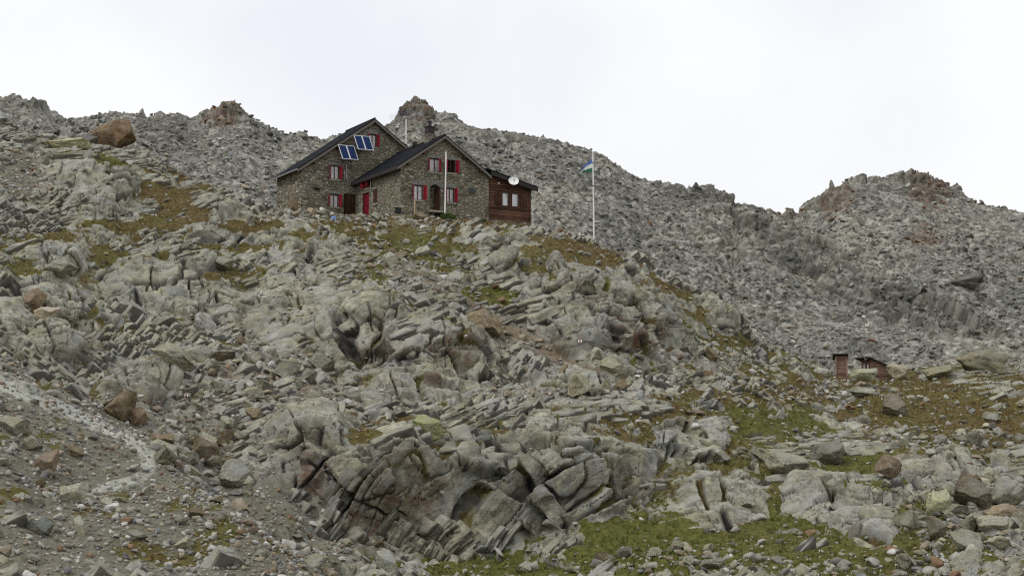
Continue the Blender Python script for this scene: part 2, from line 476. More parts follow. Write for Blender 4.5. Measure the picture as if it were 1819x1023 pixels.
nt.links.new(cr.outputs[0], mul.inputs[6]); nt.links.new(hz.outputs[0], mul.inputs[7])
nt.links.new(mul.outputs[2], bg_cl.inputs[0]); bg_cl.inputs[1].default_value = 1.02
mx.inputs[0].default_value = .96
nt.links.new(bg_sky.outputs[0], mx.inputs[1]); nt.links.new(bg_cl.outputs[0], mx.inputs[2]); nt.links.new(mx.outputs[0], wo.inputs[0])

sl = bpy.data.lights.new('sun', 'SUN'); sl.energy = 1.35; sl.angle = math.radians(12); sl.color = (1, .965, .91)
so = bpy.data.objects.new('sun', sl); COL.objects.link(so)
sd = Vector((math.sin(SUN_AZ) * math.cos(SUN_EL), math.cos(SUN_AZ) * math.cos(SUN_EL), math.sin(SUN_EL)))
so.rotation_euler = sd.to_track_quat('Z', 'Y').to_euler()

# ------------------------------------------------------------------ terrain profiles: bearing (px) -> list of (distance m, height as py)
FG = {
 -330: [(34,1080),(38,1010),(44,850),(50,720),(54,650),(58,600),(64,570),(72,500),(82,400),(92,310),(102,230),(112,180),(124,150),(140,200)],
 -100: [(34,1090),(38,1020),(44,865),(50,740),(54,668),(58,620),(64,590),(72,520),(82,420),(92,330),(102,250),(110,208),(118,195),(126,215),(140,290)],
 0:   [(34,1100),(38,1030),(44,880),(50,760),(54,690),(58,645),(64,610),(72,540),(82,440),(92,350),(102,270),(110,228),(116,222),(124,260),(140,330)],
 100: [(34,1110),(38,1030),(44,930),(50,800),(54,735),(57,712),(59,700),(62,690),(68,640),(76,550),(85,450),(95,350),(104,280),(111,248),(118,250),(126,290),(140,340)],
 200: [(34,1120),(38,1040),(44,950),(49,855),(52,800),(55,775),(57,765),(60,755),(64,720),(70,650),(78,560),(87,460),(97,360),(105,295),(111,270),(117,275),(125,320),(140,360)],
 300: [(34,1130),(38,1050),(44,960),(48,880),(51,835),(53,815),(56,805),(60,790),(64,745),(70,670),(78,575),(87,475),(96,385),(103,325),(108,300),(113,305),(120,350),(140,390)],
 400: [(34,1140),(38,1070),(43,980),(47,915),(49,890),(52,898),(56,903),(59,880),(62,830),(65,770),(70,690),(78,590),(87,490),(95,410),(101,355),(106,338),(110,345),(118,380),(140,400)],
 500: [(34,1150),(38,1090),(43,1010),(47,965),(50,960),(54,958),(58,920),(60,860),(63,780),(68,715),(74,640),(80,570),(88,490),(95,425),(100,385),(104,370),(110,366),(116,372),(122,400),(140,420)],
 600: [(34,1160),(38,1110),(44,1050),(50,1010),(56,985),(59,962),(60.2,890),(61.5,800),(63.5,752),(70,702),(75,640),(79,580),(84,520),(90,460),(96,410),(101,385),(106,376),(110,378),(118,400),(140,430)],
 700: [(34,1170),(40,1110),(50,1050),(56,1020),(59,990),(60.2,930),(61.6,830),(63.2,768),(70,716),(74,680),(76,630),(79,560),(84,510),(90,460),(95,420),(100,392),(104,380),(110,382),(118,400),(140,430)],
 800: [(34,1170),(40,1115),(50,1055),(57,1015),(59.6,985),(60.8,910),(62.2,820),(64,770),(70,726),(75,690),(77,640),(80,570),(85,520),(89,480),(93,430),(98,398),(102,386),(108,388),(118,410),(140,440)],
 900: [(34,1170),(40,1115),(50,1055),(57,1010),(59.6,975),(60.9,900),(62.4,815),(64.5,768),(72,706),(77,665),(80,610),(84,550),(88,490),(92,430),(96,405),(100,397),(106,396),(114,420),(140,470)],
 1000:[(34,1170),(40,1115),(50,1055),(57,1005),(59.6,965),(61,890),(62.6,810),(65.5,765),(74,692),(79,650),(82,600),(86,530),(90,470),(95,425),(100,412),(104,415),(112,450),(140,520)],
 1100:[(34,1165),(40,1110),(50,1045),(57,995),(60,945),(63,870),(66,800),(70,740),(76,690),(81,650),(84,600),(88,540),(93,490),(98,460),(102,452),(106,462),(114,520),(140,560)],
 1200:[(34,1160),(40,1105),(50,1035),(57,980),(61,920),(65,850),(69,790),(74,735),(80,690),(85,650),(88,600),(92,555),(97,520),(102,505),(107,520),(115,580),(140,600)],
 1300:[(34,1155),(40,1100),(50,1025),(58,960),(64,890),(70,820),(76,760),(83,700),(90,650),(94,615),(99,585),(104,572),(109,585),(116,640),(140,640)],
 1400:[(34,1150),(40,1095),(50,1020),(58,950),(65,880),(72,815),(80,755),(90,700),(98,665),(104,640),(109,628),(114,640),(122,670),(140,680)],
 1480:[(34,1150),(40,1095),(50,1018),(58,945),(66,870),(75,805),(85,750),(96,705),(108,678),(118,668),(126,664),(132,672),(140,690)],
 1580:[(34,1147),(40,1092),(50,1015),(58,942),(66,870),(75,805),(85,750),(96,707),(108,680),(118,666),(126,662),(132,670),(140,690)],
 1700:[(34,1145),(40,1090),(50,1012),(58,940),(66,870),(75,805),(85,750),(96,708),(108,680),(118,663),(126,652),(132,660),(140,690)],
 1819:[(34,1145),(40,1085),(50,1005),(58,935),(66,868),(75,803),(85,748),(96,706),(108,676),(118,658),(126,648),(132,655),(140,690)],
 2150:[(34,1140),(40,1080),(50,1000),(58,930),(66,862),(75,798),(85,744),(96,700),(108,670),(118,652),(126,642),(132,650),(140,690)],
}
# far scree: bearing -> distance and py of the skyline
SKY = [(-330,120),(-100,160),(0,178),(50,190),(85,208),(105,214),(150,206),(190,198),(240,202),(300,200),(335,206),(365,192),(395,184),(430,200),(470,224),(500,238),(540,237),(575,242),(640,238),
       (690,222),(706,204),(718,186),(735,181),(750,185),(762,196),(775,199),(800,203),(815,217),(840,229),(900,238),(975,246),(1040,265),(1080,281),(1130,304),(1200,329),(1270,343),(1330,366),(1400,382),
       (1418,374),(1460,352),(1480,333),(1530,310),(1560,312),(1640,303),(1680,319),(1740,353),(1819,378),(2150,450)]
SKYD = [(-330,200),(0,200),(110,195),(200,186),(400,190),(575,188),(735,196),(975,192),(1200,196),(1400,206),(1480,214),(1640,222),(1819,214),(2150,205)]
MIDR = [(900,150),(1100,40),(1340,0),(1500,0),(2150,0)]

def pchip(xs, ys, xq):
    xs = np.array(xs, float); ys = np.array(ys, float)
    h = np.diff(xs); d = np.diff(ys) / h
    m = np.zeros_like(ys)
    for i in range(1, len(xs) - 1):
        if d[i - 1] * d[i] > 0:
            w1, w2 = 2 * h[i] + h[i - 1], h[i] + 2 * h[i - 1]
            m[i] = (w1 + w2) / (w1 / d[i - 1] + w2 / d[i])
    m[0], m[-1] = d[0], d[-1]
    k = np.clip(np.searchsorted(xs, xq) - 1, 0, len(h) - 1)
    t = (xq - xs[k]) / h[k]
    t = np.clip(t, 0, 1)
    return (ys[k] * (1 + 2 * t) * (1 - t) ** 2 + m[k] * h[k] * t * (1 - t) ** 2
            + ys[k + 1] * t * t * (3 - 2 * t) + m[k + 1] * h[k] * t * t * (t - 1))

def table(Y, px):
    """height of the smooth ground for distance rows Y and bearings px"""
    keys = sorted(FG)
    sky = lambda k: np.interp(k, [a for a, b in SKY], [b for a, b in SKY])
    nodes = np.array(keys, float)
    T = np.zeros((len(keys), len(Y)))
    for i, k in enumerate(keys):
        d = [a for a, b in FG[k]]; p = [b for a, b in FG[k]]
        T[i] = pchip(d, p, np.minimum(Y, 140))
    # cubic across bearings
    out = np.zeros((len(Y), len(px)))
    for j in range(len(Y)):
        out[j] = pchip(nodes, T[:, j], px)
    Z = elev_z(out, Y[:, None])
    far = Y > 140
    if far.any():
        sp, sdist = np.interp(px, [a for a, b in SKY], [b for a, b in SKY]), np.interp(px, [a for a, b in SKYD], [b for a, b in SKYD])
        z0 = elev_z(pchip(nodes, T[:, -1], px), 140.0)
        zs = elev_z(sp, sdist)
        Yf = Y[far][:, None]
        t = (Yf - 140) / (sdist - 140)[None]
        up = z0 + (zs - z0) * np.clip(t, 0, 1) ** 1.08
        dn = zs - (Yf - sdist) * .75
        zf = np.where(t <= 1, up, dn)
        # dark spur that comes down from the saddle in front of the right-hand peak
        rx = np.array([1260, 1340, 1420, 1500, 1600, 1700, 1819, 2150.]); rp = np.array([345, 372, 425, 470, 520, 565, 610, 700.]); rd = np.array([186, 182, 178, 174, 170, 166, 162, 155.])
        pr, dr = np.interp(px, rx, rp), np.interp(px, rx, rd)
        zr = elev_z(pr, dr)
        spur = zr[None] - np.abs(Yf - dr[None]) * np.where(Yf < dr[None], .62, .50)
        fade = sstep(1240, 1330, px)[None]
        zf = np.maximum(zf, np.where(fade > 0, spur - (1 - fade) * 30, -99))
        Z[far] = zf
    return Z

HUT_R = np.array([-8.341, 104.0]); HUT_L = np.array([-16.508, 108.76])
UX, VX = np.array([.8660254, .5]), np.array([-.5, .8660254])
SHED = np.array([29.9, 121.5])
def flatten_pads(X, Y, Z):
    for o, w, d, z, soft in ((HUT_R, 11.6, 8.0, 15.50, 2.2), (HUT_L, 12.6, 5.4, 16.42, 2.0)):
        u = (X - o[0]) * UX[0] + (Y - o[1]) * UX[1]; v = (X - o[0]) * VX[0] + (Y - o[1]) * VX[1]
        du = np.maximum(np.maximum(-u, u - w), 0); dv = np.maximum(np.maximum(-v - .5, v - d), 0)
        k = 1 - sstep(.1, soft, np.hypot(du, dv))
        Z = Z * (1 - k) + (z - .12) * k
    dd = np.hypot((X - SHED[0]) / 4.2, (Y - SHED[1]) / 4.2); k = 1 - sstep(.6, 1.3, dd)
    Z = Z * (1 - k) + elev_z(672, 121.5) * k
    return Z

# zones in the survey picture: (px, py, rx, ry, rotation deg)
RUBBLE = [(470,640,110,85,20),(360,765,120,55,10),(600,712,170,22,0),(500,560,60,60,0),(690,470,100,40,15),(790,505,70,28,25),(960,615,130,45,25),(1160,655,200,32,0),(1000,700,230,18,0),
          (480,820,60,45,0),(330,810,80,40,0),(600,1000,90,45,0),(1420,700,150,22,0),(1730,900,110,90,0),(1450,1000,420,26,0),(1640,640,230,22,0),(560,380,90,18,0),(720,395,80,10,0),(40,300,70,70,0),
          (1100,620,90,28,0),(560,470,30,40,0),(1680,790,150,30,0)]
GRAVEL = [(90,790,190,95,0),(280,930,270,100,0),(100,980,220,80,0),(450,1000,160,60,0),(0,690,60,60,0),(35,310,28,50,0)]
GRASS = [(900,1010,190,32,0,.95),(1150,968,150,50,0,.95),(1330,968,170,60,0,.95),(1470,1000,200,46,0,.85),(1600,985,140,56,0,.7),(1365,850,26,90,0,.6),(1385,755,90,30,0,.8),(1330,700,110,18,0,.3),
         (1560,690,250,34,0,.35),(1690,735,200,60,0,.3),(1520,825,70,25,0,.9),(1010,775,200,17,0,.2),(690,775,70,14,0,.2),(1300,790,40,60,0,.4),(1180,740,80,22,0,.25),(1790,760,60,40,0,.1),
         (640,398,75,13,0,.25),(720,430,90,30,10,.5),(770,468,55,12,20,.55),(880,527,40,13,10,.9),(1110,642,50,10,5,.9),(955,470,35,28,0,.3),(1025,447,90,20,15,.0),(1190,525,70,20,30,.1),
         (1240,580,55,20,35,.5),(1310,612,60,14,15,.5),(1425,632,52,30,35,1.3),(660,490,26,26,0,.6),(165,278,55,10,15,.6),(330,312,55,10,10,.0),(300,352,75,18,20,.05),(250,395,70,12,0,.4),
         (340,385,60,12,10,.15),(430,402,60,12,0,.2),(20,475,40,12,0,.5),(190,460,32,13,0,.5),(400,490,45,9,0,.3),(90,425,70,12,0,.4),(430,440,65,9,0,.4),(860,395,110,8,0,.1),(530,420,40,12,0,.3),
         (60,755,90,22,0,.6),(250,960,90,35,20,.5),(420,960,120,40,20,.5),(100,700,60,12,0,.4),(180,765,60,14,0,.5),(40,880,60,20,0,.6),(950,805,140,14,0,.2)]
SOIL = [(470,690,80,35,10),(860,585,60,18,25),(960,615,70,18,25),(560,690,60,20,0),(420,720,60,25,0)]
RUST = [(185,240,60,40,0),(870,580,80,40,0),(810,640,60,50,0),(700,620,60,60,0),(560,840,60,50,0),(640,930,60,35,0),(1130,590,60,40,0),(720,870,60,80,0),(1750,920,80,50,0),(1740,660,70,25,0),(300,760,100,60,0),
        (1480,352,34,34,0),(1650,330,40,40,-40),(1400,378,40,12,0),(740,200,30,20,0),(1640,420,30,14,0),(390,200,40,20,0)]
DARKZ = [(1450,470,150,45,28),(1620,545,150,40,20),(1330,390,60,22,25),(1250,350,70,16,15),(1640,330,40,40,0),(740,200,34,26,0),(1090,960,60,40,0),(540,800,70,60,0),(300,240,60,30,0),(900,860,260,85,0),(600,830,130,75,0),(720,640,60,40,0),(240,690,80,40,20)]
CRAGS = [(740,200,40,26,0),(395,200,45,20,0),(560,238,30,14,0),(1650,322,60,26,20),(1480,350,40,32,-30),(1405,380,20,12,0),(1270,350,70,18,25),(1330,400,70,24,30),(1480,470,150,40,25),(1640,545,130,34,20),(1545,320,40,16,0),(30,190,50,20,10),(270,200,20,10,0)]
# rounded buttresses of sound rock: ... , height in metres
BUTT = [(300,522,125,52,8,.8),(935,462,72,36,10,.9),(1075,560,120,80,30,1.4),(985,525,50,36,0,.7),(640,585,70,70,-30,1.0),(775,640,95,60,0,1.1),(700,690,60,30,-20,.6),(530,430,75,38,0,.8),(190,365,60,48,0,.8),(520,545,75,60,-25,.8),
        (90,470,60,34,0,.6),(60,540,70,40,0,.6),(110,600,60,30,0,.5),(240,685,70,40,-20,.9),(960,850,170,85,-8,1.1),(690,850,100,75,-15,1.1),(550,790,80,60,-25,.8),(1230,775,70,45,0,.8),(1285,885,95,55,-8,.7),(1445,880,75,48,12,.6),(1540,925,75,55,15,.6),
        (1050,660,90,26,-10,.7),(1190,560,60,45,35,.9),(1270,560,40,26,30,.7),(1420,660,60,20,0,.6),(1660,830,110,34,0,.6),(400,400,60,28,0,.6),(160,310,90,24,8,.6),(1400,730,80,14,-8,.5),(1500,745,60,22,0,.5)]
BUTT = [(a_, b_, c_ * 1.28, d_ * 1.28, e_, f_) for a_, b_, c_, d_, e_, f_ in BUTT]
SLAB = [b_[:5] for b_ in BUTT]

def swell(u, v, nz):
    h = np.zeros(u.shape, F32)
    for cx, cy, rx, ry, rot, hh in BUTT:
        c, s = math.cos(math.radians(rot)), math.sin(math.radians(rot))
        uu, vv = u - cx, v - cy
        r = np.sqrt(((uu * c + vv * s) / rx) ** 2 + ((-uu * s + vv * c) / ry) ** 2) + .5 * (nz - .5)
        h = np.maximum(h, hh * (1 - sstep(.35, 1.25, r)))
    return h

def zone(u, v, lst, nz, soft=.35, wob=.9):
    m = np.zeros(u.shape, F32); hue = np.zeros(u.shape, F32)
    for z in lst:
        cx, cy, rx, ry, rot = z[:5]
        c, s = math.cos(math.radians(rot)), math.sin(math.radians(rot))
        ok = (np.abs(u - cx) < 2 * (rx + ry)) & (np.abs(v - cy) < 2 * (rx + ry))
        if not ok.any(): continue
        uu, vv = u[ok] - cx, v[ok] - cy
        a, b = uu * c + vv * s, -uu * s + vv * c
        if len(z) > 5 and z[5] <= 1 and lst is GRASS: a, b = a / 1.2, b / 1.25
        r = np.sqrt((a / rx) ** 2 + (b / ry) ** 2) + wob * (nz[ok] - .5)
        k = 1 - sstep(1 - soft, 1 + soft, r)
        cur = m[ok]
        if len(z) > 5:
            h = hue[ok]; hue[ok] = np.where(k > cur, z[5], h)
        m[ok] = np.maximum(cur, k)
    return m, hue

TRAIL = [(-60,640,19),(40,688,20),(100,722,17),(170,750,12),(225,778,11),(262,802,15),(266,828,12),(245,850,11),(190,864,10),(150,878,7)]
FOOTWAY = [(735,478,4),(820,528,5),(900,580,8),(950,610,11),(1000,635,7),(1060,655,6),(1115,668,4)]
def polyline(u, v, pts, sy=1.6):
    best = np.full(u.shape, 9, F32)
    for (x0, y0, w0), (x1, y1, w1) in zip(pts, pts[1:]):
        dx, dy = x1 - x0, (y1 - y0) * sy
        t = np.clip(((u - x0) * dx + (v - y0) * sy * dy) / (dx * dx + dy * dy), 0, 1)
        d = np.hypot(u - x0 - t * dx, (v - y0) * sy - t * dy) / ((w0 + (w1 - w0) * t) * 1.25)
        best = np.minimum(best, d)
    return best

def box_blur(Z, r, axes=(0, 1)):
    for ax in axes:
        P = np.pad(Z, [(r + 1, r) if a == ax else (0, 0) for a in (0, 1)], mode='edge')
        C = np.cumsum(P, axis=ax, dtype=np.float64)
        n = Z.shape[ax]
        hi = np.take(C, np.arange(2 * r + 1, 2 * r + 1 + n), axis=ax); lo = np.take(C, np.arange(0, n), axis=ax)
        Z = ((hi - lo) / (2 * r + 1)).astype(F32)
    return Z

def grid_normals(P):
    du = np.gradient(P, axis=1); dv = np.gradient(P, axis=0)
    N = np.cross(du, dv); N /= np.maximum(np.linalg.norm(N, axis=2, keepdims=True), 1e-9)
    return N.astype(F32)

def rot_frame(az, dip, trace):
    """rows: along trace, down dip, foliation normal"""
    t = np.array([math.cos(trace), 0.15, math.sin(trace)]); t /= np.linalg.norm(t)
    d = np.array([-.2, math.cos(dip), math.sin(dip)]); d -= t * d.dot(t); d /= np.linalg.norm(d)
    n = np.cross(t, d)
    return np.stack([t, d, n]).astype(F32)

def blocks(q, size, seed, amp, tilt, crack, cw):
    """stepped, tilted joint blocks; returns height, id hash, crack mask"""
    F1, F2, ID, D = worley(q / np.array(size, F32), seed)
    r0, r1, r2 = _u(_rehash(ID, 11)), _u(_rehash(ID, 12)), _u(_rehash(ID, 13))
    h = (r0 - .5) * 2 * amp + (D[:, 0] * (r1 - .5) * size[0] + D[:, 1] * (r2 - .5) * size[1]) * 2 * tilt
    e = 1 - sstep(0, cw, F2 - F1)
    return h - crack * e, ID, e

def bricks(q, size, seed, amp, tilt, crack, cw, uneven=.8):
    """joint blocks between parallel bedding planes: layers along the third axis, each split by cross joints"""
    st, sd, sn = size
    n = q[:, 2] / sn
    line = np.stack([n * .9, np.zeros_like(n), np.zeros_like(n)], 1).astype(F32)
    n = n + (vnoise(line, seed + 300) - .5) * uneven * 1.6
    k = np.floor(n).astype(np.int32); fn = n - k
    hk = _hash(k, k * 0, k * 0, seed)
    skew = (_u(_rehash(hk, 2)) - .5) * .9
    t = (q[:, 0] + skew * q[:, 1]) / (st * (.6 + .9 * _u(_rehash(hk, 3)))) + _u(_rehash(hk, 1)) * 7
    j = np.floor(t).astype(np.int32); f_t = t - j
    hj = _hash(k, j, k * 0, seed + 1)
    d = q[:, 1] / (sd * (.7 + .7 * _u(_rehash(hj, 3)))) + _u(_rehash(hj, 1)) * 5
    i = np.floor(d).astype(np.int32); fd = d - i
    ID = _hash(k, j, i, seed + 2)
    r0, r1, r2 = _u(_rehash(ID, 11)), _u(_rehash(ID, 12)), _u(_rehash(ID, 13))
    h = (r0 - .5) * 1.3 * amp + (_u(_rehash(hk, 7)) - .5) * 1.3 * amp + ((f_t - .5) * (r1 - .5) * st + (fd - .5) * (r2 - .5) * sd + (fn - .5) * (_u(_rehash(ID, 14)) - .2) * sn * 1.5) * 2 * tilt
    edge = np.minimum(np.minimum(np.minimum(fn, 1 - fn) * sn, np.minimum(f_t, 1 - f_t) * st), np.minimum(fd, 1 - fd) * sd)
    wide = cw * (.35 + 1.3 * _u(_rehash(ID, 15)))
    e = 1 - sstep(0, 1, edge / wide)
    return (h - crack * e).astype(F32), ID, e.astype(F32)

def cobbles(p, size, seed, hgt, tilt):
    F1, F2, ID, D = worley(p / F32(size), seed, .9)
    r0, r1, r2 = _u(_rehash(ID, 21)), _u(_rehash(ID, 22)), _u(_rehash(ID, 23))
    dome = np.sqrt(np.clip(1 - (F1 / .62) ** 2, 0, 1))
    h = (dome * (.35 + .9 * r0) * hgt + (D[:, 0] * (r1 - .5) + D[:, 1] * (r2 - .5)) * 2 * tilt * size) * sstep(0, .12, F2 - F1)
    return h, ID, 1 - sstep(0, .14, F2 - F1)

def zones_of(P, N=None):
    """what grows or lies where, for points of the slope"""
    ny, nx = P.shape[:2]
    u, v = project(P); u = u.astype(F32); v = v.astype(F32)
    p = P.reshape(-1, 3)
    lo = fbm(p * F32(.16), 3, 51).reshape(ny, nx); md = fbm(p * F32(.7), 4, 61).reshape(ny, nx)
    wob = .5 + (md - .5) * 1.6
    z = dict(u=u, v=v, lo=lo, md=md)
    z['rb'], _ = zone(u, v, RUBBLE, wob); z['gv'], _ = zone(u, v, GRAVEL, wob, .25, .5); z['gs'], z['hue'] = zone(u, v, GRASS, .5 + (fbm(p * F32(1.1), 5, 66, .62).reshape(ny, nx) - .5) * 2.2, .28, 1.25)
    z['sw'] = swell(u, v, md); z['gs'] = z['gs'] * (1 - sstep(.32, .62, z['sw']) * (.3 + .7 * (v > 740))); z['rb'] = z['rb'] * (1 - .8 * sstep(.15, .4, z['sw']))
    tr = polyline(u, v, TRAIL) + (md - .5) * .9; fw = polyline(u, v, FOOTWAY) + (md - .5) * 1.0
    z['tr'] = tr; z['trail'] = 1 - sstep(.75, 1.15, tr); z['foot'] = 1 - sstep(.6, 1.3, fw)
    z['gv'] = np.maximum(z['gv'], z['trail']); z['rb'] = np.clip(z['rb'] - z['gv'], 0, 1)
    pad = np.zeros((ny, nx), F32); calm = pad.copy()
    for o, ww, d in ((HUT_R, 11.4, 8.2), (HUT_L, 12.4, 5.4)):
        uu = (P[..., 0] - o[0]) * UX[0] + (P[..., 1] - o[1]) * UX[1]; vv = (P[..., 0] - o[0]) * VX[0] + (P[..., 1] - o[1]) * VX[1]
        dd = np.hypot(np.maximum(np.maximum(-uu, uu - ww), 0), np.maximum(np.maximum(-vv, vv - d), 0))
        pad = np.maximum(pad, 1 - sstep(.4, 1.6, dd)); calm = np.maximum(calm, 1 - sstep(3.5, 10.0, dd))
    dd = np.hypot((P[..., 0] - SHED[0]) / 4.5, (P[..., 1] - SHED[1] + 3) / 9.0)
    z['calm'] = np.maximum(calm * .85, (1 - sstep(.6, 1.3, dd)) * .85); z['pad'] = np.maximum(pad, 0)
    z['rock'] = np.clip(1 - z['rb'] * .9 - z['gv'] - z['gs'] * .85, 0.0, 1) * (1 - pad)
    return z

def bedding(trace, into):
    """bedding that climbs to the right by 'trace' degrees and dips into the hill by 'into' degrees"""
    t = np.array([math.cos(math.radians(trace)), .10, math.sin(math.radians(trace))]); t /= np.linalg.norm(t)
    d = np.array([.12, math.cos(math.radians(into)), -math.sin(math.radians(into))]); d -= t * d.dot(t); d /= np.linalg.norm(d)
    return np.stack([t, d, np.cross(t, d)]).astype(F32)
FRAMES = [bedding(tr_, i_) for tr_ in (20, 36, 52, 6) for i_ in (26, 42, 58)]
def to_frames(p, pw):
    _, _, rid, _ = worley(pw / F32(15.0), 3)
    sel = _u(_rehash(rid, 4)); q = np.zeros_like(pw)
    for k, R in enumerate(FRAMES):
        ms = (sel >= k / 4) & (sel < (k + 1) / 4 + 1e-6)
        q[ms] = pw[ms] @ R.T + F32(40 * k)
    return q

def warp(p, sc, seed, amt, octv=3):
    return np.stack([fbm(p * F32(sc) + F32(9 * k), octv, seed + k) - .5 for k in range(3)], 1) * F32(amt)

def make_near(a, Y, NY):
    nx, ny = len(a), len(Y)
    Z = table(Y, PW / 2 + a * FOC / CP)
    X = a[None, :] * Y[:, None]; YY = np.repeat(Y[:, None], nx, 1)
    Z = flatten_pads(X, YY, Z)
    P = np.stack([X, YY, Z], 2).astype(F32); P[..., 2] = box_blur(P[..., 2], 4)
    N = grid_normals(P)
    z = zones_of(P); p = P.reshape(-1, 3); fl = lambda m: m.reshape(-1)
    # big buttresses: bulging joint blocks cut by deep joints
    hB = ((fbm(p * F32(.20), 3, 160) - .5) * 4.6 + (np.abs(fbm(p * F32(.33), 3, 161) - .5) - .12) * -3.0).astype(F32)
    rk = fl(z['rock']); gf = fl(z['gs']); md = fl(z['md'])
    expo = sstep(.35, 1.1, hB + (md - .5) * 1.4) * (1 - fl(z['pad']))
    rk = np.maximum(rk, expo * gf * .75)
    keep = 1 - fl(z['calm'])
    hB = hB * .6 + fl(swell(z['u'], z['v'], z['md'])) * 1.15 - .25
    h = (hB * rk + (fl(z['lo']) - .5) * 1.3 * (1 - fl(z['pad']))) * keep - .12 * fl(z['pad']) - .40 * fl(z['calm']) * (1 - fl(z['pad']))
    P1 = (p + N.reshape(-1, 3) * h[:, None].astype(F32)).reshape(ny, nx, 3)
    P1 = np.stack([box_blur(P1[..., k], 2, (1,)) for k in range(3)], 2)
    # respace the rows evenly along the real surface, so that cliff faces get their share
    seg = np.linalg.norm(np.diff(P1, axis=0), axis=2)
    N1 = grid_normals(P1)
    face = -(N1 * P1 / np.linalg.norm(P1, axis=2, keepdims=True)).sum(2)
    w = seg * (.30 + .70 * sstep(-.02, .12, box_blur(face, 4)[:-1])) / P1[:-1, :, 1]
    C = np.concatenate([np.zeros((1, nx)), np.cumsum(w, 0)]); C /= C[-1:]
    t = np.linspace(0, 1, NY); rows = np.arange(ny, dtype=float)
    rp = np.stack([np.interp(t, C[:, j], rows) for j in range(nx)], 1)
    k = 14; pad_ = np.pad(rp, ((0, 0), (k + 1, k)), mode='edge'); cs = np.cumsum(pad_, 1); rp = (cs[:, 2 * k + 1:] - cs[:, :-2 * k - 1]) / (2 * k + 1)
    i0 = np.clip(rp.astype(int), 0, ny - 2); fr = (rp - i0).astype(F32); jj = np.arange(nx)[None, :]
    lerp = lambda A: A[i0, jj] * (1 - fr) + A[i0 + 1, jj] * fr
    P = np.stack([lerp(P1[..., c]) for c in range(3)], 2)
    hB = lerp(hB.reshape(ny, nx)).reshape(-1)
    ny = NY
    Ps = np.stack([box_blur(P[..., c], 3) for c in range(3)], 2); N = grid_normals(Ps)
    z = zones_of(P); p = P.reshape(-1, 3)
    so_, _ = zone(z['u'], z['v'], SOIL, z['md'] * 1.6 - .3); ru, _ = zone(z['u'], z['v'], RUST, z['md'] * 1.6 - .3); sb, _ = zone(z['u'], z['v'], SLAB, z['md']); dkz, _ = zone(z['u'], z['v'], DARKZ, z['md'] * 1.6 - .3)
    rk, rbf, gvf, gf, pf, tl, ft, md, lo = [fl(z[n]) for n in ('rock', 'rb', 'gv', 'gs', 'pad', 'trail', 'foot', 'md', 'lo')]
    sb = fl(sb); keep = 1 - fl(z['calm'])
    w3 = warp(p, .5, 120, .8, 2)
    # lie of the bedding, region by region and by the steepness of the face
    _, _, rid, _ = worley((p + warp(p, .2, 172, 4.0, 2)) / F32(13.0), 3)
    Nb = np.stack([box_blur(N[..., c], 24) for c in range(3)], 2).reshape(-1, 3)
    el = np.degrees(np.arcsin(np.clip(Nb[:, 2] / np.maximum(np.linalg.norm(Nb, axis=1), 1e-6), -1, 1))) + (_u(_rehash(rid, 5)) - .5) * 16
    frm = np.minimum((_u(_rehash(rid, 4)) * 4).astype(int), 3) * 3 + np.where(el < 36, 0, np.where(el < 52, 1, 2))
    q = np.zeros_like(p); pq = p + warp(p, .30, 190, .7, 2) + warp(p, 1.4, 194, .16, 3)
    for k_, R_ in enumerate(FRAMES):
        ms = frm == k_; q[ms] = pq[ms] @ R_.T + F32(40 * k_)
    hJ, idJ, eJ = bricks(q, (6.0, 4.6, 2.7), 1, .32, .17, .0, .17, .3)
    hM, idM, eM = bricks(q, (3.1, 2.4, 1.35), 2, .075, .12, .0, .09, .4)
    hS, idS, eS = bricks(q, (1.2, 1.0, .30), 3, .040, .12, .0, .05, .5)
    # only some of the joints are open; the rest are healed
    eM = eM * (_u(_rehash(idM, 31)) > .38); opn = sstep(.42, .60, fbm(p * F32(.55), 3, 141))
    eS = eS * (_u(_rehash(idS, 31)) > .55) * opn
    fa, _, _ = blocks(q + warp(p, 1.0, 196, .3, 2), (1.7, 1.4, 1.0), 51, .03, .13, 0.0, .1); fb, _, _ = blocks(q, (.66, .55, .4), 52, .010, .10, 0.0, .1)
    facets = fa + fb * .9
    hslab = box_blur(hJ.reshape(ny, nx), 1).reshape(-1) + (hM + hS * (.15 + .7 * opn)) - .42 * eJ - .28 * eM - .10 * eS + facets + (fbm(p * F32(1.6), 4, 131, .55) - .5) * .12
    hR = (fbm(p * F32(1.2), 5, 130, .6) - .5) * .5
    h1, id1, e1 = blocks(p + w3, (1.1, 1.0, .8), 41, .16, .42, .22, .12)
    h2, id2, e2 = blocks(p + w3 * F32(.5), (.52, .5, .4), 42, .09, .45, .12, .14)
    h3, id3, e3 = cobbles(p, .27, 43, .10, .30)
    sel1 = _u(_rehash(id1, 3)) < .45
    hrub = h1 * sel1 + h2 * .9 + h3 * .6
    hgrav = h3 * .30 * (_u(_rehash(id3, 8)) < .35) + (fbm(p * F32(.9), 3, 95) - .5) * .22
    hgrass = (fbm(p * F32(.8), 4, 96) - .5) * .45 + (vnoise(p * F32(3.5), 97) - .5) * .10
    expo = sstep(.35, 1.1, hB + (md - .5) * 1.4)
    rk2 = np.maximum(rk, expo * gf * .8 * (1 - pf))
    tot = rk2 + rbf + gvf + (gf + pf) * (1 - rk2) + 1e-3
    hrk = (hR * .6 + hrub * .35 - .16) * (1 - sb) + hslab * sb
    h = (hrk * rk2 + hrub * rbf + hgrav * gvf + hgrass * (gf + pf * .3) * (1 - rk2)) / tot * (.35 + .65 * keep)
    h = h * (1 - .8 * ft) - .10 * ft; h = h * (1 - .7 * tl)
